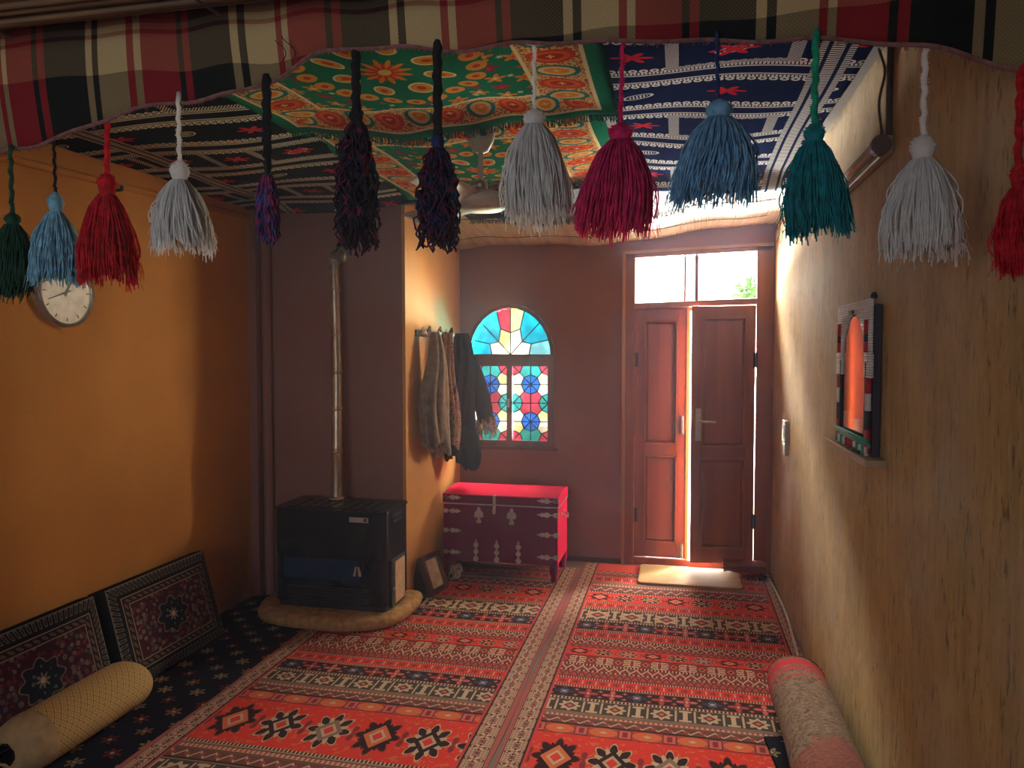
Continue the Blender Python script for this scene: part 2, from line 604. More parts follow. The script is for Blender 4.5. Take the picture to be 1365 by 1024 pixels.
def m_green_cloth(cx, cy, hx, hy, name):
    """printed cloth centred at (cx,cy), half sizes hx,hy; object coordinates in metres"""
    g = Graph(name, .85, 0)
    x0, y0, _ = g.coords()
    x = x0 - cx; y = y0 - cy
    GREEN = (.012, .155, .085); GOLD = (.72, .44, .16); OR = (.72, .22, .02); TEAL = (.015, .17, .18); CR = (.75, .60, .35); RD = (.58, .045, .02)
    # field
    px = x.cell(.085); row = x.idx(.085)
    py = (y + row.mod(2.0) * .0425).cell(.085)
    k = (row * 1.37 + (y + row.mod(2.0) * .0425).idx(.085) * 2.11).mod(4.0)
    c = g.mix(petal(px, py, .036, 5, .3), GREEN, g.mix(k > 2.0, (.62, .22, .03), g.mix(k > 3.0, (.30, .03, .06), GREEN)))
    c = g.mix(petal(px, py, .013, 4, .4), c, g.mix(k > 1.2, CR, RD))
    qx = (x + .03).cell(.15); qy = (y + .05).cell(.15)
    c = g.mix(petal(qx, qy, .012, 6, .4), c, (.7, .66, .5))
    # medallion
    r = (x * x + y * y).sqrt(); th = y.atan2(x)
    c = g.mix(r < .30, c, GREEN)
    ring = (r - .275).abs()
    bl = (th * (22 / 6.2832)).fract() - .5
    c = g.mix(ell(bl * .078, ring, .032, .032), c, (.66, .28, .05))
    c = g.mix(ell(bl * .078, ring, .012, .012), c, RD)
    bl2 = ((th * (8 / 6.2832)).fract() - .5) * (r * .785)
    c = g.mix(ell(bl2, r - .165, .034, .050), c, CR)
    c = g.mix(ell(bl2, r - .165, .027, .042), c, (.66, .27, .03))
    c = g.mix(ell(bl2, r - .165, .012, .02), c, RD)
    c = g.mix(petal(x, y, .085, 12, .3), c, OR)
    c = g.mix(petal(x, y, .06, 12, .3, 3.14), c, RD)
    c = g.mix(r < .02, c, (.7, .5, .1))
    # border with ovals
    ex = hx - x.abs(); ey = hy - y.abs()
    e = ex.min(ey)
    m_ = ex < ey
    al = y * m_ + x * m_.inv()
    t = al / .115
    oi = t.floor().mod(2.0)
    dt = (t.fract() - .5) * .115
    de = e - .155
    speck = g.noise(120, 1) > .52
    bc = g.mix(speck, GOLD, (.30, .07, .03))
    bc = g.mix(ell(dt, de, .050, .075), bc, g.mix(oi > .5, RD, TEAL))
    bc = g.mix(ell(dt, de, .036, .058), bc, g.mix(oi > .5, (.70, .12, .02), GOLD))
    bc = g.mix(ell(dt, de, .022, .040), bc, g.mix(oi > .5, (.45, .02, .02), OR))
    bc = g.mix(petal(dt, de, .014, 4, .3), bc, GOLD)
    bc = g.mix((e - .062).abs() < .006, bc, CR)
    bc = g.mix((e - .248).abs() < .006, bc, CR)
    bc = g.mix(e < .055, bc, GREEN)
    c = g.mix(e < .255, c, bc)
    n = g.noise(3, 3)
    c = g.mix(n * .25, c, tuple(v * .6 for v in GREEN))
    return g.out(c)


def m_embroidered(name, ground, stitch):
    g = Graph(name, .9, 0)
    x, y, _ = g.coords()
    P = .36
    dy = y.cell(P)
    c = ground
    # paired rows of looped stitches
    d = (dy.abs() - .13)
    dash = (x / .012).fract() > .35
    c = g.mix((d.abs() < .009) * dash, c, stitch)
    lx = x.cell(.034)
    lr = (lx * lx + (d + .022) * (d + .022)).sqrt()
    c = g.mix((lr - .010).abs() < .0045, c, stitch)
    c = g.mix((d - .018).abs() < .004, c, stitch)
    # red clusters and paisleys between the rows
    px = x.cell(.30); ix = x.idx(.30) + y.idx(P)
    odd = ix.mod(2.0) > .5
    red = petal(px / 1.6, dy, .042, 6, .35)
    c = g.mix(red * odd, c, (.55, .02, .035))
    e0 = px / .055; e1 = (dy + px * .25) / .026
    rr = (e0 * e0 + e1 * e1).sqrt()
    pa = ((rr < 1.0) * (rr > .8)).max((rr < .62) * ((px / .012).fract() > .5))
    c = g.mix(pa * odd.inv(), c, stitch)
    # square-cornered braids
    qx = (x + .15).cell(.60); qy = (y + P / 2).cell(P * 2)
    mq = (qx.abs() / .20).max(qy.abs() / .12)
    br = (mq > .80) * (mq < 1.0)
    c = g.mix(br, c, g.mix(((qx + qy) / .013).fract() > .5, ground, stitch))
    c = g.mix((mq < .74) * petal(qx / 1.5, qy, .05, 6, .35), c, (.55, .02, .035))
    # long side braid
    s = (x + .02).cell(.92).abs()
    c = g.mix((s < .05), c, g.mix((y / .014).fract() > .45, ground, stitch))
    c = g.mix((s - .024).abs() < .006, c, ground)
    n = g.noise(250, 2)
    g.bump(n, .2, .002)
    return g.out(c)


def m_bolster():
    g = Graph('bolster_brocade', .85, .2)
    x, y, _ = g.coords('UV')
    a = (x + y) / .036; b = (x - y) / .036
    la = (a.fract() - .5).abs(); lb = (b.fract() - .5).abs()
    c = g.mix(la.max(lb) > .42, (.62, .39, .14), (.30, .17, .05))
    c = g.mix((la.max(lb) < .22) * (la.max(lb) > .10), c, (.36, .21, .07))
    return g.out(c)


def m_roll():
    g = Graph('rolled_rug_back', .95, .1)
    u, v, _ = g.coords('UV')      # u along the roll in metres, v around in metres
    n = g.noise(22, 4, dist=2.0, stretch=(1, .8, 1))
    c = g.ramp(n, [(.30, (.07, .04, .03)), (.42, (.16, .10, .06)), (.50, (.24, .15, .09)), (.58, (.10, .055, .036)), (.70, (.22, .13, .08))])
    n2 = g.noise(5, 3)
    near = u + n2 * .3
    c = g.mix((near < 1.42) * .5, c, (.26, .035, .03))
    for a, b in ((1.99, 2.06), (1.955, 1.972), (1.925, 1.94), (1.86, 1.873)):
        c = g.mix((u > a) * (u < b), c, (.42, .02, .03))
    g.bump(n, .4, .01)
    return g.out(c)


def m_yarn(name, c, trans=.45, var=.3):
    g = Graph(name, .85, .15)
    g.coords()
    n = g.noise(60, 2)
    cc = g.ramp(n, [(.3, tuple(x * (1 - var) for x in c)), (.7, tuple(min(1, x * (1 + var)) for x in c))])
    g.out(cc)
    tr = g.node('ShaderNodeBsdfTranslucent'); g.link(cc, tr.inputs[0])
    mx = g.node('ShaderNodeMixShader'); mx.inputs[0].default_value = trans
    g.link(g.bsdf.outputs[0], mx.inputs[1]); g.link(tr.outputs[0], mx.inputs[2])
    g.link(mx.outputs[0], g.nt.nodes['Material Output'].inputs['Surface'])
    return g.mat


def m_yarn_multi(name, cols, trans=.3):
    g = Graph(name, .85, .15)
    x, y, z = g.coords()
    n = g.noise(38, 1)
    k = len(cols)
    cc = g.ramp(n, [(.30 + .4 * i / k, cols[i]) for i in range(k)], 'CONSTANT')
    g.out(cc)
    tr = g.node('ShaderNodeBsdfTranslucent'); g.link(cc, tr.inputs[0])
    mx = g.node('ShaderNodeMixShader'); mx.inputs[0].default_value = trans
    g.link(g.bsdf.outputs[0], mx.inputs[1]); g.link(tr.outputs[0], mx.inputs[2])
    g.link(mx.outputs[0], g.nt.nodes['Material Output'].inputs['Surface'])
    return g.mat


def m_glass(name, c):
    """coloured pane: tinted transmission with a faint gloss"""
    mat = bpy.data.materials.new(name); mat.use_nodes = True
    nt = mat.node_tree; nt.nodes.clear()
    tc = nt.nodes.new('ShaderNodeTexCoord')
    no = nt.nodes.new('ShaderNodeTexNoise'); no.inputs['Scale'].default_value = 7; no.inputs['Detail'].default_value = 2
    nt.links.new(tc.outputs['Object'], no.inputs['Vector'])
    rp = nt.nodes.new('ShaderNodeValToRGB')
    rp.color_ramp.elements[0].position = .35; rp.color_ramp.elements[0].color = (*[x * .75 for x in c], 1)
    rp.color_ramp.elements[1].position = .7; rp.color_ramp.elements[1].color = (*[min(1, x * 1.25) for x in c], 1)
    nt.links.new(no.outputs['Fac'], rp.inputs[0])
    t = nt.nodes.new('ShaderNodeBsdfTransparent'); nt.links.new(rp.outputs[0], t.inputs[0])
    gl = nt.nodes.new('ShaderNodeBsdfGlossy'); gl.inputs['Roughness'].default_value = .08
    mx = nt.nodes.new('ShaderNodeMixShader'); mx.inputs[0].default_value = .04
    nt.links.new(t.outputs[0], mx.inputs[1]); nt.links.new(gl.outputs[0], mx.inputs[2])
    out = nt.nodes.new('ShaderNodeOutputMaterial'); nt.links.new(mx.outputs[0], out.inputs[0])
    return mat


def m_wood(name, c, c2, scale=9, rough=.4, stretch=(1, 1, .08)):
    g = Graph(name, rough, .4)
    g.coords()
    n = g.noise(scale, 5, stretch=stretch, dist=.6)
    cc = g.ramp(n, [(.3, c2), (.7, c)])
    f = g.noise(80, 3, stretch=stretch)
    cc = g.mix(f * .3, cc, c2)
    g.bump(f, .1, .002)
    return g.out(cc)


M['door'] = m_wood('door_wood', (.30, .095, .035), (.18, .05, .02))
M['frame'] = m_wood('door_frame_wood', (.34, .12, .045), (.20, .06, .02))
M['sash'] = m_wood('window_wood', (.20, .075, .045), (.11, .04, .025))
M['dark_wood'] = m_wood('dark_wood', (.12, .05, .03), (.06, .025, .015))
M['shelf'] = m_wood('shelf_wood', (.45, .33, .2), (.32, .21, .12), stretch=(1, .08, 1))
M['steel'] = plain('worn_steel', (.42, .40, .38), .35, .5, .9)
M['pipe'] = plain('aluminium_flue', (.50, .40, .30), .38, .5, .85, .2, 14)
M['lead'] = plain('lead_came', (.05, .045, .05), .5, .4, .3)
M['white'] = plain('white_plastic', (.72, .68, .60), .45)
M['cream_paint'] = plain('cream_paint', (.46, .39, .30), .5)
M['clock_face'] = plain('clock_face', (.62, .55, .42), .35)
M['chrome'] = plain('clock_rim', (.6, .57, .52), .25, .5, .8)
M['black_plastic'] = plain('black_plastic', (.02, .02, .022), .4)
M['heater'] = plain('heater_enamel', (.006, .009, .015), .25, .35, 0, .1, 5)
M['heater_glass_sheen'] = plain('heater_glass_sheen', (.008, .035, .085), .08, .6, 0, .1, 5)  # blue reflection on the dark glass put into its base colour
M['label_plate'] = plain('label_plate', (.45, .38, .30), .4, .4, .4)
M['tan'] = plain('tan_panel', (.50, .33, .20), .5)
M['hearth'] = plain('hearth_clay', (.40, .22, .09), .95, .05, 0, .35, 26, .8)
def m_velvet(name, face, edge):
    # velvet: front shade and grazing sheen put into the base colour by viewing angle
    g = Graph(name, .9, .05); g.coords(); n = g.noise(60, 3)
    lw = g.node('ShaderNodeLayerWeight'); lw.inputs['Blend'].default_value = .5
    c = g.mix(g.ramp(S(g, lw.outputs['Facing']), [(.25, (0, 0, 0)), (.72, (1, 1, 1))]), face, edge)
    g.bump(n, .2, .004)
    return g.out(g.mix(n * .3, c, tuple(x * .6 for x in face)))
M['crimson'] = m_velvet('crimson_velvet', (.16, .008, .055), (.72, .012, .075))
M['ornament'] = plain('tin_ornament', (.50, .36, .36), .4, .5, .5, .2, 40)
M['mat_board'] = plain('door_mat', (.38, .22, .09), .8, .15, 0, .12, 12)
M['paper'] = plain('paper_print', (.62, .52, .36), .6, .2, 0, .25, 22)
M['black_fabric'] = plain('black_fabric', (.012, .012, .015), .95, 0)
M['beige_cloth'] = plain('beige_cloth', (.42, .28, .14), .9, .1)
M['coat_grey'] = plain('coat_grey_brown', (.24, .18, .12), .9, 0, 0, .3, 18)
M['coat_dark'] = plain('coat_dark', (.012, .012, .017), .9, 0, 0, .3, 20)
M['cable_white'] = plain('white_cable', (.55, .46, .36), .5)
M['cable_dark'] = plain('dark_cable', (.10, .065, .045), .6)
M['ground'] = plain('pale_courtyard_ground', (.55, .48, .38), .9, .1, 0, .1, 4)
M['facade'] = plain('pale_facade', (.72, .66, .56), .9, .1, 0, .1, 3)
M['leafy'] = plain('leaf_green', (.10, .28, .06), .7, .3, 0, .4, 9)
M['clear_glass'] = m_glass('clear_pane', (.92, .95, .95))
M['reed'] = m_wood('reed', (.56, .41, .24), (.36, .23, .12), 20, .6, (1, .1, 1))
M['dark_reed'] = m_wood('dark_brown_reed', (.22, .12, .05), (.07, .035, .018), 30, .6, (.08, 1, 1))  # darker brown tones than the other reed
M['mirror'] = plain('mirror_glass', (.36, .36, .35), .06, .5, 1.0, .01)
M['stick_white'] = plain('painted_stick_white', (.66, .62, .58), .55, .3, 0, .15, 40)
M['stick_red'] = plain('painted_stick_red', (.42, .03, .04), .55, .3, 0, .2, 40)
M['stick_dark'] = plain('painted_stick_dark', (.03, .03, .045), .55)
M['stick_green'] = plain('painted_stick_green', (.04, .28, .20), .55)
M['kilim'] = m_kilim('red_kilim')
M['navy_rug'] = m_navy_rug()
M['cushion'] = m_cushion()
M['cushion_edge'] = m_cushion_edge()
M['plaid'] = m_plaid()
M['bolster'] = m_bolster()
M['roll'] = m_roll()
M['emb_black'] = m_embroidered('black_embroidered_cloth', (.007, .007, .008), (.62, .53, .40))
M['emb_navy'] = m_embroidered('navy_embroidered_cloth', (.006, .014, .055), (.62, .62, .60))

# ------------------------------------------------------------------ the room shell
XL, XR, YB, YA, XP, YR = -2.55, .62, 5.32, 4.19, -1.58, -1.2
ZC = 2.46
b = MB(); b.box((XL - .3, YR - .3, -.12), (XR + .3, YB + .28, 0)); struct('floor', b, M['floor'])
b = MB(); b.box((XL - .3, YR - .3, ZC), (XR + .3, YB + .28, ZC + .15)); struct('ceiling', b, M['ceiling'])
b = MB(); b.box((XL - .3, YR - .3, 0), (XL, YA + .3, ZC)); struct('wall_left', b, M['ochre'])
b = MB(); b.box((XR, YR - .3, 0), (XR + .3, YB + .05, ZC)); struct('wall_right', b, M['mud'])
# pillar: alcove face and side face
b = MB(); b.box((XL, YA, 0), (XP - .02, YA + .3, ZC)); struct('wall_alcove', b, M['shaded_brown'])
b = MB(); b.box((XP - .3, YA + .003, 0), (XP, YB, ZC)); struct('wall_pillar', b, M['pillar'])
b = MB()
b.box((XL, YR - .3, 0), (-1.9, YR, ZC)); b.box((-.6, YR - .3, 0), (XR, YR, ZC)); b.box((-1.9, YR - .3, 0), (-.6, YR, .9)); b.box((-1.9, YR - .3, 2.0), (-.6, YR, ZC))  # unseen opening added in the rear wall to let fill light in
struct('wall_rear', b, M['ochre'], weld=True)

# back wall with the arched window and the door opening
WX0, WX1, WZ0, WZS, WZT = -1.53, -.875, .815, 1.47, 1.85       # window opening: springing and top
DX0, DX1, DZ1 = -.37, .61, 2.20
b = MB()
cxw, rxw = (WX0 + WX1) / 2, (WX1 - WX0) / 2
def zarch(x, grow=0):
    t = max(0, 1 - ((x - cxw) / (rxw + grow)) ** 2)
    return WZS + (WZT - WZS + grow) * math.sqrt(t)
Y0, Y1 = YB, YB + .25
b.box((XP - .3, Y0, 0), (WX0, Y1, ZC))
b.box((WX0, Y0, 0), (WX1, Y1, WZ0))
xs = [cxw - rxw * math.cos(math.pi * i / 24) for i in range(25)]
for i in range(24):
    a, c = xs[i], xs[i + 1]
    b.prism([(a, zarch(a)), (c, zarch(c)), (c, ZC), (a, ZC)], 1, Y0, Y1)
b.box((WX1, Y0, 0), (DX0, Y1, ZC))
b.prism([(DX0, 2.18), (DX1, DZ1 + .02), (DX1, ZC), (DX0, ZC)], 1, Y0, Y1)
b.box((DX1, Y0, 0), (XR, YB + .05, ZC))
struct('wall_back', b, M['shaded_brown'], weld=True)

# trims: ledge line along the left wall, corner post
b = MB(); b.tube([(XL + .004, 1.0, 2.17), (XL + .004, 2.5, 2.255), (XL + .004, 4.15, 2.318)], .017, 8); struct('trim_1', b, M['ochre'], smooth=True)
b = MB(); b.box((XL, 4.10, 0), (XL + .05, YA, ZC)); b.tube([(XL + .085, 4.16, 0), (XL + .085, 4.16, ZC)], .03, 10)
struct('trim_2', b, M['shaded_brown'], smooth=False)  # corner shadow put into the post's darker plaster colour
b = MB(); b.box((-.80, YB - .012, 0), (DX0, YB, .035)); struct('baseboard_back', b, M['dark_wood'])

# ------------------------------------------------------------------ the stained glass window
win = empty('window_1'); win['kind'] = 'structure'
GC = {'red': m_glass('glass_red', (.42, .12, .15)), 'yel': m_glass('glass_yellow', (.58, .53, .32)), 'blue': m_glass('glass_blue', (.05, .21, .41)),
      'teal': m_glass('glass_teal', (.09, .34, .31)), 'cyan': m_glass('glass_cyan', (.03, .38, .42)), 'pale': m_glass('glass_pale', (.62, .59, .50)),
      'sky': m_glass('glass_pale_cyan', (.30, .47, .46))}
GY0, GY1 = YB + .018, YB + .022

def pane(pts, color, parent, name='pane'):
    """one pane: its polygon pulled in a little from the lead lines, 4 mm thick"""
    cx = sum(p[0] for p in pts) / len(pts); cz = sum(p[1] for p in pts) / len(pts)
    q = []
    for p in pts:
        d = math.hypot(p[0] - cx, p[1] - cz) or 1
        k = max(0, 1 - .0012 / d)
        q.append((cx + (p[0] - cx) * k, cz + (p[1] - cz) * k))
    m_ = MB(); m_.prism(q, 1, GY0, GY1)
    return m_.build(name, GC[color], parent)

def came(segs, parent, r=.0042):
    m_ = MB()
    for p, q in segs:
        m_.tube([(p[0], YB + .02, p[1]), (q[0], YB + .02, q[1])], r, 5)
    o = m_.build('lead_lines', M['lead'], parent); o['kind'] = 'stuff'
    return o

# frame: arched outer band, transom bar, sill
b = MB()
prev = None
fr = []
N = 14
for i in range(N + 1):
    a = math.pi - math.pi * i / N
    fr.append((cxw + rxw * math.cos(a), WZS + (WZT - WZS) * math.sin(a)))
outer = [(WX0, WZ0)] + fr + [(WX1, WZ0)]
inn = []
T = .026
for i in range(N + 1):
    a = math.pi - math.pi * i / N
    inn.append((cxw + (rxw - T) * math.cos(a), WZS + (WZT - WZS - T) * math.sin(a)))
inner = [(WX0 + T, WZ0 + T)] + inn + [(WX1 - T, WZ0 + T)]
for i in range(len(outer) - 1):
    b.prism([outer[i], outer[i + 1], inner[i + 1], inner[i]], 1, YB - .008, YB + .07)
b.prism([outer[-1], outer[0], inner[0], inner[-1]], 1, YB - .008, YB + .07)
b.box((WX0 + T, YB - .006, 1.425), (WX1 - T, YB + .06, 1.475))
b.build('window_frame', M['sash'], win, weld=True)
b = MB(); b.box((WX0 - .01, YB - .03, WZ0 - .022), (WX1 + .02, YB + .02, WZ0)); b.build('window_sill', M['sash'], win)

# casements
for side in (0, 1):
    x0 = WX0 + T + (0 if side == 0 else (WX1 - WX0) / 2 - T)
    x1 = x0 + (WX1 - WX0) / 2 - T
    z0, z1 = WZ0 + T, 1.425
    cs = MB(); t = .021
    ix0, ix1, iz0, iz1 = x0 + t, x1 - t, z0 + t, z1 - t
    ring_o = [(x0, z0), (x1, z0), (x1, z1), (x0, z1)]; ring_i = [(ix0, iz0), (ix1, iz0), (ix1, iz1), (ix0, iz1)]
    for i in range(4):
        j = (i + 1) % 4
        cs.prism([ring_o[i], ring_o[j], ring_i[j], ring_i[i]], 1, YB - .012, YB + .045)
    cobj = cs.build('casement', M['sash'], win, weld=True)
    if side == 0:
        h = MB(); h.cbox((x1 - .006, YB - .02, (z0 + z1) / 2), (.012, .02, .06)); h.build('latch', M['steel'], cobj)
    W_, H_ = ix1 - ix0, iz1 - iz0
    rad = W_ * .272
    def P(x, z): return (ix0 + x, iz1 - z)
    segs = []
    def put(pts, c):
        pane([P(*p) for p in pts], c, cobj)
        for i in range(len(pts)):
            segs.append((P(*pts[i]), P(*pts[(i + 1) % len(pts)])))
    def oc(cx, cz, k):
        a = k * math.pi / 4
        return (cx + rad * math.cos(a), cz + rad * math.sin(a))
    for cz in (H_ / 4, 3 * H_ / 4):
        for k in range(8):
            put([(W_ / 2, cz), oc(W_ / 2, cz, k), oc(W_ / 2, cz, k + 1)], 'blue')
    for cx, ks in ((0, (-2, -1, 0, 1)), (W_, (2, 3, 4, 5))):
        for k in ks:
            put([(cx, H_ / 2), oc(cx, H_ / 2, k), oc(cx, H_ / 2, k + 1)], 'teal')
    for cx, cz, ks in ((0, 0, (0, 1)), (W_, 0, (2, 3)), (0, H_, (-2, -1)), (W_, H_, (4, 5))):
        for k in ks:
            put([(cx, cz), oc(cx, cz, k), oc(cx, cz, k + 1)], 'red')
    s7 = rad * math.cos(math.pi / 4)
    for fx in (0, 1):
        X_ = (lambda x: x) if fx == 0 else (lambda x: W_ - x)
        for fz in (0, 1):
            Z_ = (lambda z: z) if fz == 0 else (lambda z: H_ - z)
            m2 = lambda pts: [(X_(x), Z_(z)) for x, z in pts]
            q = H_ / 4
            put(m2([(0, rad), (s7, s7), (W_ / 2 - s7, q - s7), (W_ / 2 - rad, q), (0, q)]), 'yel' if (fx + fz) % 2 else 'pale')
            put(m2([(0, q), (W_ / 2 - rad, q), (W_ / 2 - s7, q + s7), (s7, H_ / 2 - s7), (0, H_ / 2 - rad)]), 'pale' if (fx + fz) % 2 else 'yel')
            put(m2([(rad, 0), (W_ / 2, 0), (W_ / 2, q - rad), (W_ / 2 - s7, q - s7), (s7, s7)]), 'teal')
            put(m2([(rad, H_ / 2), (W_ / 2, H_ / 2), (W_ / 2, q + rad), (W_ / 2 - s7, q + s7), (s7, H_ / 2 - s7)]), 'red')
    came(segs, cobj)

# fanlight of the window
fan = MB(); fan.box((WX0 + T, YB + .0, 1.475), (WX1 - T, YB + .04, 1.485)); fl = fan.build('fanlight', M['sash'], win)
ax, az = rxw - T, WZT - WZS - T
def arc(deg): return (cxw + ax * math.cos(R(deg)), max(1.485, WZS + az * math.sin(R(deg))))
def A(x, z): return (cxw + x * ax, 1.485 + z * (az - .015))
segs = []
def fput(pts, c):
    pane(pts, c, fl)
    for i in range(len(pts)):
        segs.append((pts[i], pts[(i + 1) % len(pts)]))
for sgn in (-1, 1):
    def B_(x, z): return A(sgn * x, z)
    def D_(d): return arc(90 - sgn * (90 - d))
    c0 = A(0, 0); k0 = A(0, .47); k1 = B_(.24, .55); kd = B_(.29, .28); k2 = B_(.51, .23); k3 = B_(.46, 0)
    fput([c0, k0, k1, kd], 'yel' if sgn < 0 else 'pale')
    fput([c0, kd, k2, k3], 'pale')
    fput([k0, A(0, 1), D_(81), D_(70), k1], 'red' if sgn < 0 else 'yel')
    fput([k1, D_(70), D_(61), D_(52), D_(44), kd], 'cyan')
    fput([kd, D_(44), D_(36), D_(28), D_(20), k2], 'cyan')
    fput([k2, D_(20), D_(10), (cxw + sgn * ax, 1.485), k3], 'cyan' if sgn < 0 else 'sky')
came(segs, fl)

# ------------------------------------------------------------------ the door
door = empty('door_1'); door['kind'] = 'structure'
ft = MB()
ft.box((DX0, YB - .012, 0), (-.305, YB + .1, 2.185))             # left jamb
ft.box((.505, YB - .012, 0), (.6185, YB + .035, 2.215))              # right jamb
ft.prism([(DX0, 2.155), (.60, 2.185), (.60, 2.215), (DX0, 2.185)], 1, YB - .012, YB + .1)     # head
ft.prism([(-.305, 1.805), (.505, 1.825), (.505, 1.868), (-.305, 1.845)], 1, YB - .012, YB + .1)  # transom bar
ft.box((-.305, YB - .005, 0), (.505, YB + .12, .053))            # threshold
ft.box((-.31, YB + .072, .04), (-.285, YB + .1, 1.83)); ft.prism([(-.305, 1.78), (.505, 1.80), (.505, 1.83), (-.305, 1.81)], 1, YB + .072, YB + .1)
ft.box((.026, YB + .01, 1.845), (.040, YB + .06, 2.17)); ft.box((.100, YB + .01, 1.85), (.122, YB + .06, 2.175))
ft.build('door_frame', M['frame'], door, bevel=.003)
ac = MB(); ac.box((DX0 - .022, YB - .022, 0), (DX0, YB, 2.2)); ac.prism([(DX0 - .022, 2.187), (.61, 2.218), (.61, 2.236), (DX0 - .022, 2.205)], 1, YB - .022, YB)
ac.build('architrave', m_wood('architrave_wood', (.55, .26, .09), (.38, .16, .05)), door)
for x0, x1 in ((-.305, .026), (.040, .100), (.122, .505)):
    m_ = MB(); m_.box((x0, YB + .03, 1.85), (x1, YB + .034, 2.165)); m_.build('transom_pane', M['clear_glass'], door)


def leaf(name, w, zlo, zhi, handle):
    """leaf in local coordinates: x 0..w, y 0 (room face) .. .04, returns the leaf object"""
    t = .04; st = .062
    m_ = MB()
    m_.box((0, 0, zlo), (st, t, zhi)); m_.box((w - st, 0, zlo), (w, t, zhi))
    zm = .78
    for a, c in ((zlo, zlo + .10), (zm, zm + .075), (zhi - .075, zhi)):
        m_.box((st, 0, a), (w - st, t, c))
    o = m_.build(name, M['door'], door, bevel=.002)
    for a, c in ((zlo + .10, zm), (zm + .075, zhi - .075)):
        p = MB()
        x0, x1 = st, w - st
        i = .028
        yb, yf = .022, .012
        vs = [(x0, yb, a), (x1, yb, a), (x1, yb, c), (x0, yb, c), (x0 + i, yf, a + i), (x1 - i, yf, a + i), (x1 - i, yf, c - i), (x0 + i, yf, c - i)]
        p.add(vs, [(4, 5, 6, 7), (0, 1, 5, 4), (1, 2, 6, 5), (2, 3, 7, 6), (3, 0, 4, 7), (3, 2, 1, 0)])
        p.build('panel', M['door'], o)
        mo = MB()
        for q0, q1 in (((x0, a), (x1, a + .012)), ((x0, c - .012), (x1, c)), ((x0, a), (x0 + .012, c)), ((x1 - .012, a), (x1, c))):
            mo.box((q0[0], -.004, q0[1]), (q1[0], .02, q1[1]))
        mo.build('panel_moulding', M['frame'], o)
    return o

lf = leaf('door_leaf', .355, .055, 1.80, False)
lf.location = (-.302, YB + .03, 0)
m_ = MB(); m_.box((.352, -.012, .055), (.372, .03, 1.80)); m_.build('meeting_stile', m_wood('lit_stile_wood', (.62, .24, .07), (.45, .15, .04)), lf)  # light on the leaf edge put into a brighter wood colour
m_ = MB(); m_.box((.318, -.014, .93), (.338, 0, 1.06)); m_.tube([(.328, -.012, .94), (.328, -.035, .96), (.328, -.035, 1.03), (.328, -.012, 1.05)], .005, 8); m_.build('pull_handle', M['steel'], lf)
m_ = MB(); m_.box((.322, -.012, .06), (.342, 0, .16)); m_.tube([(.332, -.016, .05), (.332, -.016, .15)], .005, 8); m_.build('bolt', M['steel'], lf)
rf = leaf('door_leaf', .422, .058, 1.815, True)
rf.location = (.087, YB - .085, 0)
rf.rotation_euler = (0, 0, R(10))
m_ = MB(); m_.box((.025, -.006, .90), (.060, .0, 1.12)); m_.tube([(.042, -.004, 1.035), (.042, -.045, 1.035), (.060, -.05, 1.035), (.15, -.05, 1.03)], .009, 8)
m_.tube([(.042, -.008, .95), (.042, .0, .95)], .008, 8)
m_.build('lever_handle', M['steel'], rf)
for z in (.35, 1.45):
    m_ = MB(); m_.tube([(.426, -.004, z - .05), (.426, -.004, z + .05)], .009, 8); m_.box((.405, -.003, z - .05), (.42, .002, z + .05)); m_.build('hinge', M['black_plastic'], rf)
for z in (.35, 1.45):
    m_ = MB(); m_.tube([(-.008, -.006, z - .05), (-.008, -.006, z + .05)], .009, 8); m_.box((-.005, -.003, z - .05), (.02, .002, z + .05)); m_.build('hinge', M['black_plastic'], lf)

# ------------------------------------------------------------------ outside the door
b = MB(); b.box((-9, YB + .28, -.16), (9, 16, -.10)); struct('ground', b, M['ground'])
b = MB(); b.box((.45, 12.0, -.1), (7.0, 12.4, 3.3)); b.box((.35, 11.6, 3.3), (7.1, 12.5, 3.4)); b.box((.5, 11.96, 2.72), (7.0, 12.0, 2.78)); b.box((1.2, 11.95, 2.2), (1.28, 12.0, 3.3))
nb = b.build('neighbour_house', M['facade']); tag(nb, 'pale house across the courtyard seen through the transom', 'house')
tree = thing('courtyard_tree', 'green leafy tree behind the right transom pane', 'tree')
b = MB(); b.tube([(1.0, 10.2, -.1), (.97, 10.2, 1.3), (1.02, 10.2, 2.1)], [.09, .07, .05], 8); b.build('trunk', M['dark_wood'], tree, smooth=True)
rng = np.random.default_rng(5)
b = MB()
for i in range(700):
    d = rng.normal(size=3); d /= np.linalg.norm(d)
    p = np.array([1.02, 10.2, 2.12]) + d * np.array([.36, .4, .42]) * rng.uniform(.5, 1)
    a1 = rng.normal(size=3); a1 /= np.linalg.norm(a1); a2 = np.cross(a1, d); a2 /= np.linalg.norm(a2)
    b.add([p, p + a1 * .05 + a2 * .025, p + a1 * .11, p + a1 * .05 - a2 * .025], [(0, 1, 2, 3)])
b.build('foliage', M['leafy'], tree, kind='stuff')

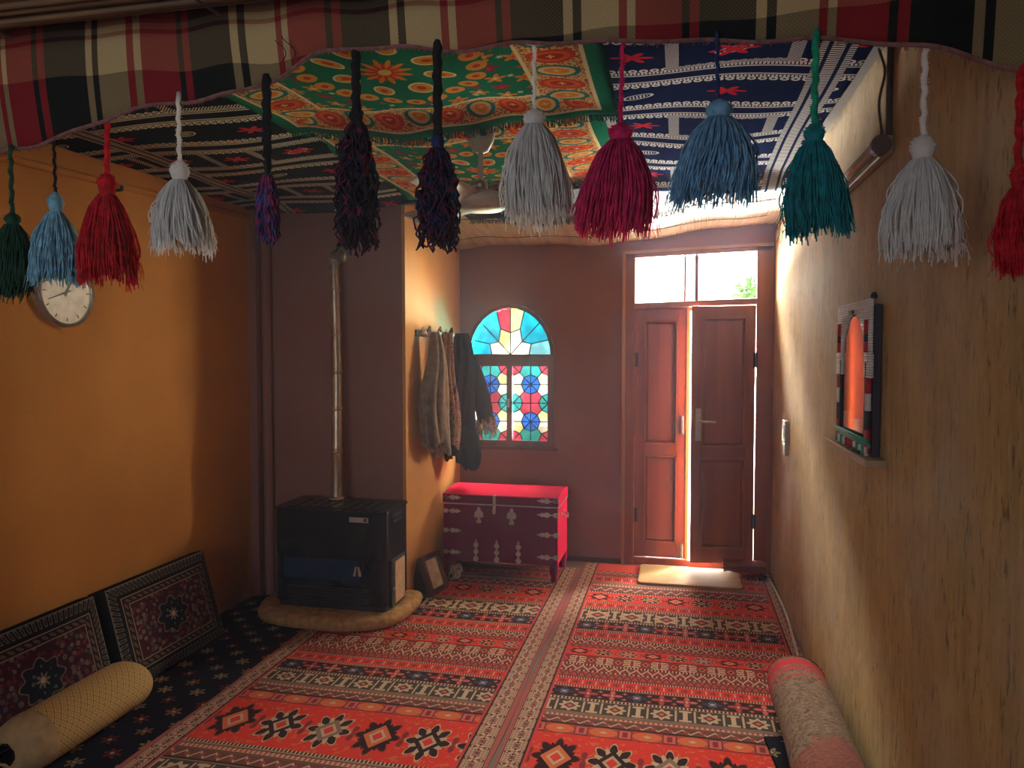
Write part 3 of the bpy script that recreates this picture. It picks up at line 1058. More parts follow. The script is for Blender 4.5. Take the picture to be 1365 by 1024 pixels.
# ------------------------------------------------------------------ rugs on the floor
def rug(name, w, y0, y1, x0, mat, label, cat, th=.012, group=None, nx=14, ny=60, wav=.004):
    r = random.Random(name + label)
    ph = [r.uniform(0, 6) for _ in range(4)]
    b = MB()
    def top(a, c):
        x = a * w; y = y0 + c * (y1 - y0)
        ex = .006 * math.sin(y * 5 + ph[0]) * (1 if a in (0, 1) else 0)
        z = th + wav * (.5 + .5 * math.sin(x * 7 + ph[1]) * math.sin(y * 4 + ph[2]))
        if a in (0, 1) or c in (0, 1):
            z = th * .6
        return (x + ex, y, z)
    b.grid(top, nx, ny)
    n = len(b.v)
    # skirt down to the floor along the rim
    w_ = nx + 1
    rim = [i for i in range(w_)] + [w_ * j + nx for j in range(1, ny + 1)] + [w_ * ny + i for i in range(nx - 1, -1, -1)] + [w_ * j for j in range(ny - 1, 0, -1)]
    lo = [(b.v[i][0], b.v[i][1], .001) for i in rim]
    k = len(b.v); b.v += lo
    for i in range(len(rim)):
        j = (i + 1) % len(rim)
        b.f.append((rim[i], k + i, k + j, rim[j])); b.mi.append(0)
    b.f.append(tuple(range(k, k + len(rim)))[::-1]); b.mi.append(0)
    b.uv = {}
    o = b.build(name, mat, loc=(x0, 0, 0))
    return tag(o, label, cat, group)

rug('kilim_rug', 1.30, .9, 5.12, -1.962, M['kilim'], 'red striped kilim rug in front of the black heater and under the chest', 'rug')
rug('kilim_rug', 1.25, .9, 5.27, -.648, M['kilim'], 'red striped kilim rug leading to the wooden door, along the right wall', 'rug')
rug('floor_rug', .60, .9, 4.15, -2.55, M['navy_rug'], 'near-black rug sprinkled with small flowers, under the leaning cushions', 'rug', th=.010, nx=8)
# doormat
b = MB()
def rr(x0, y0, x1, y1, r, n=5):
    pts = []
    for cx, cy, a0 in ((x1 - r, y1 - r, 0), (x0 + r, y1 - r, 90), (x0 + r, y0 + r, 180), (x1 - r, y0 + r, 270)):
        for i in range(n + 1):
            a = R(a0 + 90 * i / n); pts.append((cx + r * math.cos(a), cy + r * math.sin(a)))
    return pts
b.prism(rr(-.25, 4.82, .40, 5.24, .03), 2, .018, .030)
tag(b.build('doormat', M['mat_board'], bevel=.003), 'plain tan doormat lying before the wooden door', 'doormat')
# small folded rug at the hinge side of the door
fold = thing('folded_rug', 'small folded fringed rug stuffed against the door foot at right', 'rug')
b = MB()
for k in range(3):
    z = .048 + k * .018
    b.grid(lambda a, c: (.30 + a * .27, 5.12 + c * .14 + .01 * math.sin(a * 9 + k), z + .014 * (1 - (2 * c - 1) ** 4) + .004 * math.sin(a * 14 + k)), 12, 6)
b.build('fold_layers', M['roll'], fold, solid=.008)
b = MB()
rng = np.random.default_rng(3)
for i in range(60):
    x = .42 + .16 * i / 60; d = rng.normal(size=2) * .012
    b.tube([(x, 5.13, .03), (x + d[0], 5.09, .026), (x + 2 * d[0], 5.05 + d[1], .02)], .0022, 4)
b.build('fringe', M['coat_dark'], fold, kind='stuff')

# ------------------------------------------------------------------ gas heater, hearth, flue
b = MB()
def hearth_ring(rx, ry, h, cx=-1.90, cy=4.0, n=72, w=0.0):
    pts = []
    for i in range(n):
        a = 2 * math.pi * i / n
        s_, c_ = math.sin(a), math.cos(a)
        k = (abs(c_) ** 3 + abs(s_) ** 3) ** (-1 / 3)
        k *= 1 + w * math.sin(i * 7.3) + w * math.sin(i * 3.1)
        y = cy + ry * s_ * k
        pts.append((cx + rx * c_ * k, min(y, YA - .004), h))
    return pts
prof = [(.93, .93, .0), (1, 1, .012), (1.02, 1.02, .04), (1, 1, .062), (.95, .95, .072), (.85, .85, .074)]
n = 72
for i, (a, c, h) in enumerate(prof):
    b.v += [tuple(p) for p in hearth_ring(.435 * a, .385 * c, h + .012, w=.006)]
for i in range(len(prof) - 1):
    for k in range(n):
        k2 = (k + 1) % n
        b.f.append((i * n + k, i * n + k2, (i + 1) * n + k2, (i + 1) * n + k)); b.mi.append(0)
b.f.append(tuple(range((len(prof) - 1) * n, len(prof) * n))); b.mi.append(0)
b.f.append(tuple(range(n))[::-1]); b.mi.append(0)
tag(b.build('hearth_slab', M['hearth'], smooth=True), 'rounded brown clay hearth slab under the black heater', 'hearth')

ht = thing('gas_heater', 'black enamelled gas heater with a flue standing on the clay hearth', 'heater')
HX0, HX1, HY0, HY1, HZ0, HZ1 = -2.20, -1.535, 3.76, 4.10, .088, .640
b = MB(); b.prism(rr(HX0, HY0, HX1, HY1, .035), 2, HZ0 + .03, HZ1 - .012); b.build('casing', M['heater'], ht, bevel=.004)
b = MB(); b.prism(rr(HX0 + .01, HY0 + .01, HX1 - .01, HY1 - .01, .03), 2, HZ0, HZ0 + .03); b.build('plinth', M['black_plastic'], ht)
b = MB(); b.prism(rr(HX0 - .008, HY0 - .008, HX1 + .008, HY1 + .004, .04), 2, HZ1 - .012, HZ1); tp = b.build('top_plate', M['heater'], ht, bevel=.003)
for i in range(9):
    x = HX0 + .07 + i * (HX1 - HX0 - .10) / 9
    b = MB(); b.box((x, HY0 + .03, HZ1), (x + .045, HY1 - .09, HZ1 + .006)); b.build('grille_slat', M['heater'], tp)
b = MB(); b.box((HX0 + .06, HY0 - .006, .25), (HX1 - .15, HY0 + .01, .37)); fp = b.build('fire_window', M['heater_glass_sheen'], ht, bevel=.004)
b = MB()
for q in ((.245, .252), (.368, .375)):
    b.box((HX0 + .05, HY0 - .009, q[0]), (HX1 - .14, HY0 + .01, q[1]))
b.build('window_trim', M['heater'], fp)
b = MB()
for i in range(7):
    b.box((HX0 + .08, HY0 - .004, .125 + i * .013), (HX1 - .10, HY0 + .01, .131 + i * .013))
b.build('lower_grille', M['black_plastic'], ht)
b = MB(); b.box((-1.745, HY0 - .004, .578), (-1.635, HY0 + .01, .605)); pl = b.build('name_plate', M['label_plate'], ht)
b = MB(); b.cbox((-1.652, HY0 - .006, .592), (.014, .006, .016)); b.build('plate_mark', M['black_plastic'], pl)
b = MB()
for s_ in (-1, 1):
    b.prism([(-1.70 + s_ * .003, .335), (-1.70 + s_ * .011, .335), (-1.70 + s_ * .024, .283), (-1.70 + s_ * .010, .283)], 1, HY0 - .010, HY0 + .01)
b.build('emblem', M['label_plate'], ht)
b = MB(); b.box((HX1 - .01, 3.82, .10), (HX1 + .010, 4.02, .36)); sd = b.build('control_door', M['black_plastic'], ht)
b = MB(); b.box((HX1 + .008, 3.86, .115), (HX1 + .016, 4.00, .345)); b.build('control_panel', M['tan'], sd)
b = MB(); b.tube([(HX1 + .012, 3.84, .20), (HX1 + .024, 3.84, .20)], .009, 10); b.build('knob', M['steel'], sd)
b = MB(); b.box((HX1 - .004, 3.87, .585), (HX1 + .003, 4.0, .605)); b.box((HX1 - .004, 3.87, .56), (HX1 + .006, 4.0, .567)); b.build('side_slot', M['black_plastic'], ht)

fl_ = thing('flue_pipe', 'jointed aluminium flue pipe rising from the heater to the alcove wall', 'pipe')
P0, P1, P2 = Vector((-1.935, 4.0, .650)), Vector((-1.955, 4.06, 1.40)), Vector((-1.985, 4.10, 2.03))
segs_ = [(P0, P0.lerp(P1, .40)), (P0.lerp(P1, .40), P0.lerp(P1, .72)), (P0.lerp(P1, .72), P1), (P1, P1.lerp(P2, .35)), (P1.lerp(P2, .35), P1.lerp(P2, .78)), (P1.lerp(P2, .78), P2)]
for i, (a, c) in enumerate(segs_):
    b = MB(); r0 = .031 - .0005 * i
    b.tube([a, a.lerp(c, .9), a.lerp(c, .92), c], [r0, r0, r0 + .003, r0 + .003], 18)
    sg = b.build('pipe_section', M['pipe'], fl_, smooth=True, angle=30)
    b = MB()
    for k in range(3):
        q = a.lerp(c, .90 + k * .035)
        b.lathe([(r0 + .002, -.004), (r0 + .005, 0), (r0 + .002, .004)], 18, tuple(q))
    b.build('rib', M['pipe'], sg, smooth=True)
b = MB(); el = []
for i in range(9):
    a = R(90 * i / 8)
    el.append((P2[0], P2[1] + .05 * (1 - math.cos(a)), P2[2] + .05 * math.sin(a)))
b.tube(el + [(P2[0], YA + .02, P2[2] + .05)], .034, 18); b.build('elbow', M['pipe'], fl_, smooth=True)
b = MB(); b.lathe([(.037, -.01), (.052, 0), (.054, .006), (.036, .008)], 20, (P2[0], YA - .01, P2[2] + .05), 'y'); b.build('wall_collar', M['pipe'], fl_, smooth=True)
b = MB(); b.lathe([(.034, 0), (.044, .002), (.044, .012), (.033, .02)], 20, (P0[0], P0[1], HZ1 + .0075)); b.build('base_collar', M['pipe'], fl_, smooth=True)

# ------------------------------------------------------------------ leaning framed print and the coil of wire
fr_ = thing('picture_frame', 'small dark framed print leaning on the floor between heater and chest', 'picture')
pu = Vector((-.30, .0, .95)).normalized(); pv = Vector((.22, .97, 0)).normalized(); pn = pv.cross(pu).normalized()
po = Vector((-1.475, 4.29, .016))
def slab(b, o, u, v, n_, u0, u1, v0, v1, n0, n1):
    q = [o + v * a + u * c + n_ * d for d in (n0, n1) for (a, c) in ((v0, u0), (v1, u0), (v1, u1), (v0, u1))]
    b.add(q, [(3, 2, 1, 0), (4, 5, 6, 7), (0, 1, 5, 4), (1, 2, 6, 5), (2, 3, 7, 6), (3, 0, 4, 7)])
b = MB()
for u0, u1, v0, v1 in ((0, .03, 0, .20), (.21, .24, 0, .20), (.03, .21, 0, .028), (.03, .21, .172, .20)):
    slab(b, po, pu, pv, pn, u0, u1, v0, v1, -.005, .03)
b.build('frame', M['dark_wood'], fr_, weld=True)
b = MB(); slab(b, po, pu, pv, pn, .028, .212, .026, .174, 0, .012); b.build('print', M['paper'], fr_)
b = MB(); slab(b, po, pu, pv, pn, .01, .23, .01, .19, -.10, -.004)
for i in range(4):
    pass
b.v = [tuple(Vector(p)) for p in b.v]
o_ = b.build('shade_wedge', M['black_plastic'], fr_)
me = o_.data
# black wedge added to fill the shaded gap behind the leaning frame
for vv in me.vertices:
    d = (vv.co - po).dot(pn)
    if d < -.05:
        if (vv.co - po).dot(pu) > .1:
            vv.co += pn * .085
        else:
            vv.co.z = .02; vv.co += Vector((-.03, 0, 0))
b = MB(); pts = []
for i in range(90):
    a = i * .37; r_ = .035 + .018 * math.sin(i * .9)
    pts.append((-1.40 + r_ * math.cos(a) * .8 - .02, 4.66 + .04 * math.sin(i * .23), .065 + r_ * math.sin(a)))
b.tube(pts, .0028, 5)
tag(b.build('wire_coil', M['cable_white'], smooth=True), 'loose coil of pale wire on the floor beside the chest', 'wire')

# ------------------------------------------------------------------ the crimson chest
ch = thing('storage_chest', 'crimson velvet chest with tin ornaments standing under the stained glass window', 'chest')
CX0, CX1, CY0, CY1, CZ0, CZ1 = -1.52, -.752, 4.72, 5.14, .125, .505
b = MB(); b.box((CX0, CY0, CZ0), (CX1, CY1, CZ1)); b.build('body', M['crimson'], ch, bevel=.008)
b = MB()
pr = [(CY0 - .004, CZ1 + .003)] + [(CY0 - .004 + (CY1 - CY0 + .008) * t, CZ1 + .055 + .030 * math.sin(math.pi * (t * .85 + .05))) for t in [i / 12 for i in range(13)]] + [(CY1 + .004, CZ1 + .003)]
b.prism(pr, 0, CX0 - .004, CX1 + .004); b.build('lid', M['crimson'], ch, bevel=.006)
b = MB(); b.box((CX0 - .006, CY0 - .007, CZ1 - .004), (CX1 + .007, CY1, CZ1 + .004)); b.build('seam_braid', M['ornament'], ch)
for x in (CX0 + .03, CX1 - .03):
    for y in (CY0 + .035, CY1 - .035):
        b = MB(); b.lathe([(.024, 0), (.026, .01), (.022, .03), (.030, .05), (.034, .07), (.034, .114)], 16, (x, y, .014)); b.build('leg', M['crimson'], ch, smooth=True)
def ornament(pts, name='ornament', face='front'):
    """a chain of discs, leaf tips and necks cut from tin: pts = (x, z, rx, rz)"""
    b = MB()
    for i, (x, z, rx, rz) in enumerate(pts):
        q = [(x + rx * math.cos(2 * math.pi * k / 14), z + rz * math.sin(2 * math.pi * k / 14)) for k in range(14)]
        if face == 'front':
            b.prism(q, 1, CY0 - .004 - .0004 * i, CY0 + .004)
        else:
            b.prism(q, 0, CX1 - .004, CX1 + .004 + .0004 * i)
        r2 = min(rx, rz) * .4
        b.lathe([(r2, 0), (r2 * .6, .003)], 8, (x, CY0 - .0045, z), 'y') if False else None
    return b.build(name, M['ornament'], ch)
for z in (.545, .455, .325, .18):
    ornament([(CX0 + .018, z, .018, .015), (CX0 + .042, z, .012, .004), (CX0 + .066, z, .018, .016), (CX0 + .095, z, .016, .013), (CX0 + .112, z, .012, .005)])
    ornament([(CX1 - .012, z, .020, .016), (CX1 - .042, z, .014, .004), (CX1 - .070, z, .020, .017), (CX1 - .10, z, .018, .013), (CX1 - .122, z, .013, .005)])
    ornament([(CY0 + .012, z, .016, .015)], face='side')
for x in (-1.275, -1.055):
    ornament([(x, .445, .030, .022), (x, .468, .013, .022), (x, .41, .010, .015), (x, .392, .018, .013), (x + .018, .43, .014, .012), (x - .018, .43, .014, .012)])
for x in (-1.295, -1.155, -1.01):
    ornament([(x, .235, .018, .017), (x, .257, .007, .018), (x, .21, .006, .012), (x, .192, .017, .017), (x, .165, .006, .015), (x, .145, .018, .018)])
b = MB(); b.box((-1.178, CY0 - .012, .475), (-1.160, CY0, .57)); b.tube([(-1.169, CY0 - .014, .475), (-1.169, CY0 - .014, .45)], .012, 10); b.tube([(-1.169, CY0 - .03, .505), (-1.169, CY0 - .005, .505)], .005, 8)
b.build('latch', M['ornament'], ch)
b = MB(); yy = (CY0 + CY1) / 2
b.tube([(CX1 + .003, yy - .05, .43), (CX1 + .03, yy - .048, .42), (CX1 + .036, yy, .405), (CX1 + .03, yy + .048, .42), (CX1 + .003, yy + .05, .43)], .005, 8)
for s_ in (-1, 1):
    b.lathe([(.014, 0), (.010, .006)], 12, (CX1, yy + s_ * .05, .43), 'x')
b.build('side_handle', M['ornament'], ch, smooth=True)

# ------------------------------------------------------------------ cushions and bolster along the left wall
def cushion(y0, y1, label):
    c = thing('floor_cushion', label, 'cushion', 'carpet cushions leaning on the left wall')
    w, h, t = y1 - y0, .45, .105
    base = Vector((-2.335, y0, .018)); up = Vector((-.115, 0, .43)).normalized(); al = Vector((0, 1, 0)); n_ = al.cross(up).normalized()
    if n_.x < 0:
        n_ = -n_
    def fsh(a, c_, s_):
        k = (1 - (2 * a - 1) ** 8) * (1 - (2 * c_ - 1) ** 8)
        return base + al * (a * w) + up * (c_ * h) + n_ * (s_ * (.018 + .022 * k) - t / 2 + s_ * (t / 2 - .025))
    m = .055
    b = MB(); b.grid(lambda a, c_: fsh(m / w + a * (1 - 2 * m / w), m / h + c_ * (1 - 2 * m / h), 1), 20, 14, uvfn=lambda a, c_: ((a - .5) * .69, (c_ - .5) * .43))
    b.build('carpet_face', M['cushion'], c, smooth=True)
    # woven border strips around the face
    def strip(f0, f1, length):
        b = MB(); b.grid(lambda a, c_: f0(a).lerp(f1(a), c_), 20, 2, uvfn=lambda a, c_: (a * length, c_)); return b.build('border', M['cushion_edge'], c, smooth=True)
    e0, e1 = m / w, 1 - m / w; g0, g1 = m / h, 1 - m / h
    strip(lambda a: fsh(e0 + a * (e1 - e0), g1, 1), lambda a: fsh(a, 1, 1), w)
    strip(lambda a: fsh(e0 + a * (e1 - e0), g0, 1), lambda a: fsh(a, 0, 1), w)
    strip(lambda a: fsh(e0, g0 + a * (g1 - g0), 1), lambda a: fsh(0, a, 1), h)
    strip(lambda a: fsh(e1, g0 + a * (g1 - g0), 1), lambda a: fsh(1, a, 1), h)
    # black sides and back
    b = MB()
    ring = [(i / 16, 0) for i in range(16)] + [(1, i / 10) for i in range(10)] + [(1 - i / 16, 1) for i in range(16)] + [(0, 1 - i / 10) for i in range(10)]
    N_ = len(ring)
    for s_ in (1, .6, 0, -.6, -1):
        for (a, c_) in ring:
            p = base + al * (a * w) + up * (c_ * h)
            q = base + al * (.5 * w) + up * (.5 * h)
            bulge = 1 + .012 * (1 - s_ * s_)
            b.v.append(tuple(q + (p - q) * bulge + n_ * (s_ * (t / 2 - .007) - t / 2)))
    for i in range(4):
        for k in range(N_):
            k2 = (k + 1) % N_
            b.f.append((i * N_ + k, i * N_ + k2, (i + 1) * N_ + k2, (i + 1) * N_ + k)); b.mi.append(0)
    b.f.append(tuple(range(4 * N_, 5 * N_))); b.mi.append(0)
    b.build('cushion_back', M['black_fabric'], c, smooth=True, angle=40)
    b = MB()
    for i in range(56):
        a = (i + .5) / 56
        p = fsh(a, 0, 1) + n_ * .004
        b.tube([p + up * .012, p + n_ * .006 - up * .012, p + n_ * .020 + Vector((.0, random.uniform(-.005, .005), -.0))], .0028, 4)
    b.build('fringe', M['cushion_edge'], c, kind='stuff')
    return c
cushion(2.79, 3.49, 'flowered carpet cushion against the ochre wall, the one nearer the heater')
cushion(2.03, 2.725, 'flowered carpet cushion against the ochre wall, behind the yellow bolster')

bo = thing('bolster', 'yellow lattice-woven bolster with plain beige ends on the dark rug', 'bolster')
A0, A1 = Vector((-2.26, 2.12, .112)), Vector((-2.235, 2.70, .118)); ax_ = (A1 - A0).normalized(); e1 = Vector((0, 0, 1)); e2 = ax_.cross(e1).normalized()
def bol(a, c_, s0=0, s1=1):
    s = s0 + (s1 - s0) * c_
    th = 2 * math.pi * a
    r_ = .112 * (1 + .03 * math.sin(th * 3 + s * 4)) * min(1, .70 + 2.2 * min(s, 1 - s) + .0)
    r_ = .112 * (1 + .025 * math.sin(th * 3 + s * 4)) * (1 - .28 * max(0, abs(2 * s - 1) - .72) ** 1.0 / .28 * abs(2 * s - 1) ** 6)
    return A0.lerp(A1, s) + e1 * (r_ * math.cos(th) * .88) + e2 * (r_ * math.sin(th) * 1.06)
b = MB(); b.grid(lambda a, c_: bol(a, c_, .13, .985), 40, 30, closed_u=True, uvfn=lambda a, c_: (a * .66, c_ * .6))
b.build('bolster_cover', M['bolster'], bo, smooth=True)
b = MB(); b.grid(lambda a, c_: bol(a, c_, -.045, .15) + (e1 * .004 * math.sin(a * 40)) * (1 - c_), 48, 8, closed_u=True)
b.build('end_band', M['beige_cloth'], bo, smooth=True, solid=.004)
b = MB(); b.grid(lambda a, c_: A0.lerp(A1, .10 - c_ * .02) + e1 * (.10 * (1 - c_) * math.cos(6.283 * a) * .86) + e2 * (.10 * (1 - c_) * math.sin(6.283 * a)), 32, 5, closed_u=True); b.build('end_face', M['cushion'], bo, smooth=True)
b = MB(); b.grid(lambda a, c_: (bol(a, 0, .985, 1) - A0.lerp(A1, .985)) * (1 - c_) + A0.lerp(A1, .985 + .02 * c_), 32, 6, closed_u=True); b.build('end_face', M['beige_cloth'], bo, smooth=True)

# ------------------------------------------------------------------ rolled rug at the right
rl = thing('rolled_rug', 'rolled tan rug with red end stripes lying along the right wall', 'rug')
RX, RR, RZ = .488, .116, .130
def rollf(a, c_):
    y = 1.45 + c_ * 1.80
    th = 2 * math.pi * a
    r_ = RR * (1 + .02 * math.sin(th * 2 + y * 3) + .012 * math.sin(y * 9 + th))
    return (RX + r_ * math.sin(th) * 1.0, y, RZ + r_ * math.cos(th) * .95)
b = MB(); b.grid(rollf, 44, 60, closed_u=True, uvfn=lambda a, c_: (c_ * 2.08, a * .74)); b.build('rug_roll', M['roll'], rl, smooth=True)
for (ya, yy_) in ((3.245, 1), (1.455, -1)):
    b = MB(); sp = []
    for i in range(150):
        th = i * .19; r_ = RR * .97 * (1 - i / 165)
        sp.append((RX + r_ * math.sin(th), ya, RZ + r_ * math.cos(th) * .95))
    vs = []; 
    for p in sp:
        vs += [(p[0], p[1] + yy_ * .006, p[2]), (p[0], p[1] - yy_ * .05, p[2])]
    b.add(vs, [(2 * i, 2 * i + 2, 2 * i + 3, 2 * i + 1) for i in range(len(sp) - 1)])
    b.lathe([(RR * .9, 0), (RR * .9, .01)], 30, (RX, ya - yy_ * .04, RZ), 'y')
    b.build('spiral_end', M['crimson'], rl)
b = MB()
for i in range(120):
    th = random.uniform(-1.3, 1.6); y = 3.252
    p = Vector((RX + RR * math.sin(th), y, RZ + RR * .95 * math.cos(th)))
    b.tube([p, p + Vector((random.uniform(-.004, .004), .012, -.004)), p + Vector((random.uniform(-.006, .006), .02, -.012))], .0018, 4)
b.build('fringe', M['roll'], rl, kind='stuff')
# dark corner sticking out from under the roll
b = MB(); b.prism([(.33, 2.96), (.42, 2.98), (.42, 2.2), (.385, 2.3), (.365, 2.62)], 2, .018, .030)
tag(b.build('rug_corner', M['navy_rug']), 'dark navy rug corner poking out from under the rolled rug', 'rug')
# cable along the wall foot
b = MB(); b.tube([(.588 + .014 * math.sin(y * 3.1), y, .022) for y in np.linspace(3.30, 5.2, 40)], .006, 6)
tag(b.build('floor_cable', M['cable_white'], smooth=True), 'pale cable running along the foot of the right wall', 'cable')

# ------------------------------------------------------------------ coats on the pillar
rk = thing('coat_rack', 'wooden hook rail on the ochre pillar holding the clothes', 'coat rack')
b = MB(); b.box((XP, 4.36, 1.60), (XP + .012, 5.14, 1.64)); b.build('rail', M['dark_wood'], rk, bevel=.003)
for y in (4.43, 4.58, 4.74, 4.90, 5.06):
    b = MB(); b.tube([(XP + .016, y, 1.605), (XP + .06, y, 1.60), (XP + .075, y, 1.615), (XP + .08, y, 1.64)], .006, 8); b.tube([(XP + .016, y, 1.62), (XP + .03, y, 1.66)], .004, 6)
    b.build('hook', M['steel'], rk, smooth=True)

def garment(name, label, y, z0, z1, wy, dx, mat, seed, folds=7, x0=XP + .05, lean=0, flare=.55, collar=True):
    """cloth gathered on a hook at the top and hanging in folds: a closed lofted sheet"""
    t = thing(name, label, 'garment', 'clothes hung on the pillar')
    r_ = random.Random(seed); ph = [r_.uniform(0, 6) for _ in range(6)]
    def f(a, c_):
        th = 2 * math.pi * a
        s = c_                                    # 0 top .. 1 hem
        spread = (.22 + (1 - .22) * min(1, s / flare) ** .75)
        fold = 1 + (.30 * math.sin(folds * th + ph[0] + 1.3 * s) + .14 * math.sin((folds + 4) * th + ph[1] - 2 * s)) * min(1, .35 + s)
        yy_ = wy * .5 * spread * math.cos(th) * fold
        xx = dx * .5 * (spread ** .6) * math.sin(th) * fold
        zz = z1 + (z0 - z1) * s + .03 * math.sin(th + ph[2]) * s + .03 * math.sin(3 * th + ph[3]) * s + .012 * math.sin(8 * th + ph[1]) * s + lean * math.cos(th) * s
        return (x0 + dx * .40 + xx - .012 * math.sin(s * 7 + ph[4]), y + yy_ + .012 * math.sin(s * 6 + ph[5]), zz)
    b = MB(); b.grid(f, 72, 36, closed_u=True, uvfn=lambda a, c_: (a, c_))
    b.build('cloth', mat, t, smooth=True, solid=.004)
    if collar:
        b = MB(); b.tube([(x0 + .012, y - .03, z1 + .005), (x0 + .018, y, z1 + .035), (x0 + .012, y + .03, z1 + .005)], .007, 8); b.build('hanging_loop', mat, t, smooth=True)
    return t, f
g = Graph('patterned_coat', .9, .1); g.coords(); nn = g.noise(24, 4, dist=1.5, stretch=(1, 1, .8))
M['coat_pattern'] = g.out(g.ramp(nn, [(.3, (.05, .03, .028)), (.44, (.20, .10, .07)), (.5, (.46, .24, .13)), (.56, (.16, .09, .07)), (.64, (.34, .22, .16)), (.72, (.09, .05, .045))]))
garment('coat', 'grey-brown coat hung on the hook nearest the heater', 4.44, .90, 1.625, .20, .13, M['coat_grey'], 1)
garment('scarf', 'brown patterned shawl hung on the pillar between two coats', 4.655, .88, 1.63, .16, .13, M['coat_pattern'], 2, 9)
t_, f_ = garment('coat', 'long black coat hung nearest the stained glass window', 4.90, .78, 1.63, .23, .20, M['coat_dark'], 3, 6, flare=.8)
b = MB()
slv = [(-1.42, 4.98, 1.50), (-1.36, 5.02, 1.30), (-1.32, 5.04, 1.10), (-1.31, 5.05, .99)]
b.tube([Vector(p) for p in slv], [.045, .062, .065, .058], 14); b.build('sleeve', M['coat_dark'], t_, smooth=True, subsurf=1)
b = MB(); b.tube([(-1.40, 4.86, 1.05), (-1.37, 4.87, .85), (-1.355, 4.88, .73), (-1.37, 4.89, .70)], [.07, .075, .055, .025], 14); b.build('coat_tail', M['coat_dark'], t_, smooth=True, subsurf=1)
b = MB()
rng = np.random.default_rng(9)
for i in range(160):
    a = rng.uniform(0, 6.28); p = Vector((-1.31 + .055 * math.cos(a), 5.05 + .055 * math.sin(a), 1.02 + rng.uniform(-.05, .05)))
    b.tube([p, p + Vector((.012 * math.cos(a), .012 * math.sin(a), -.03)), p + Vector((.018 * math.cos(a), .018 * math.sin(a), -.06))], .0022, 4)
b.build('fur_cuff', M['coat_pattern'], t_, kind='stuff')

# ------------------------------------------------------------------ right wall: mirror, shelf, switch, tube lamp
sh = MB(); sh.box((XR - .062, 2.47, 1.148), (XR, 3.14, 1.17)); tag(sh.build('wall_shelf', M['shelf'], bevel=.002), 'narrow wooden shelf on the right wall under the stick mirror', 'shelf')
mr = thing('wall_mirror', 'pointed-arch mirror framed with painted sticks standing on the narrow shelf', 'mirror')
MY0, MY1, MZ0, MZ1 = 2.53, 3.04, 1.171, 1.672
b = MB(); b.box((XR - .026, MY0 + .012, MZ0), (XR - .004, MY1 - .012, MZ1 - .02)); b.build('backboard', M['stick_dark'], mr)
b = MB(); ym = (MY0 + MY1) / 2
gl = [(MY0 + .085, 1.22), (MY1 - .085, 1.22), (MY1 - .085, 1.47)] + [(ym + .17 * math.cos(R(a)), 1.47 + .155 * math.sin(R(a)) ** .8) for a in range(15, 166, 15)] + [(MY0 + .085, 1.47)]
b.prism(gl, 0, XR - .032, XR - .027); b.build('mirror_glass', M['mirror'], mr)
# stacked sticks: full rows above the arch, short rows either side of it
rows = 30
for i in range(rows):
    z = 1.42 + i * (MZ1 - 1.42) / rows
    zc_ = z + .004
    grow = 1 if z > 1.50 else .0
    y0_, y1_ = (MY0, MY1) if z > 1.49 else (MY0 - .012, MY1 + .012)
    t_a = (z - 1.47) / .155
    half = .17 if t_a <= 0 else (.17 * math.sqrt(max(0, 1 - min(1, t_a) ** 2.2)) if t_a < 1 else 0)
    parts_ = [(y0_, y1_)] if half < .012 else [(y0_, ym - half), (ym + half, y1_)]
    for a, c in parts_:
        b = MB(); b.tube([(XR - .034, a, zc_), (XR - .034, c, zc_)], .0044, 6); b.build('stick', M['stick_white'], mr, smooth=True)
for y in (MY0 + .05, MY1 - .05):
    for z0_, z1_, k in ((1.50, 1.535, 'stick_red'), (1.535, 1.56, 'stick_dark'), (1.56, 1.605, 'stick_red')):
        b = MB(); b.tube([(XR - .036, y, z0_), (XR - .036, y, z1_)], .012, 10); b.build('bead_wrap', M[k], mr, smooth=True)
for y in (MY0 + .03, MY0 + .045, MY1 - .03, MY1 - .045):
    for z0_, z1_, k in ((1.18, 1.255, 'stick_red'), (1.255, 1.315, 'stick_dark'), (1.315, 1.37, 'stick_white'), (1.37, 1.42, 'stick_red')):
        b = MB(); b.tube([(XR - .034, y, z0_), (XR - .034, y, z1_)], .0085, 8); b.build('post_wrap', M[k], mr, smooth=True)
for y in (MY0 + .065, MY1 - .065):
    b = MB(); b.tube([(XR - .034, y, 1.20), (XR - .034, y, 1.47)], .006, 6); b.build('inner_bead', M['stick_dark'], mr, smooth=True)
for k in range(3):
    b = MB(); b.tube([(XR - .034 - .004 * k, MY0 + .01, 1.203 + .010 * k), (XR - .034 - .004 * k, MY1 - .01, 1.203 + .010 * k)], .0058, 6); b.build('stick', M['stick_green'], mr, smooth=True)
for i in range(12):
    y = MY0 + .03 + i * (MY1 - MY0 - .06) / 11
    b = MB(); b.tube([(XR - .038, y, 1.172), (XR - .038, y, 1.20)], .007, 6); b.build('short_peg', M['stick_red' if 4 < i < 8 else 'stick_green' if i % 2 else 'stick_white'], mr, smooth=True)
b = MB(); b.lathe([(.008, 0), (.011, .008), (.007, .018), (.002, .021)], 10, (XR - .03, MY0 + .004, MZ1 - .004)); b.build('finial', M['stick_dark'], mr, smooth=True)
b = MB(); b.cbox((XR - .044, ym, 1.638), (.006, .05, .012)); b.build('nail_clip', M['stick_dark'], mr)
b = MB(); b.tube([(XR - .048 + .006 * math.sin(i), 2.62 + .02 * i * .6, 1.174 + .004 * abs(math.sin(i * 1.7))) for i in range(12)], .004, 6)
tag(b.build('bracelet', M['stick_dark'], smooth=True), 'small dark trinket lying on the shelf in front of the mirror', 'trinket')

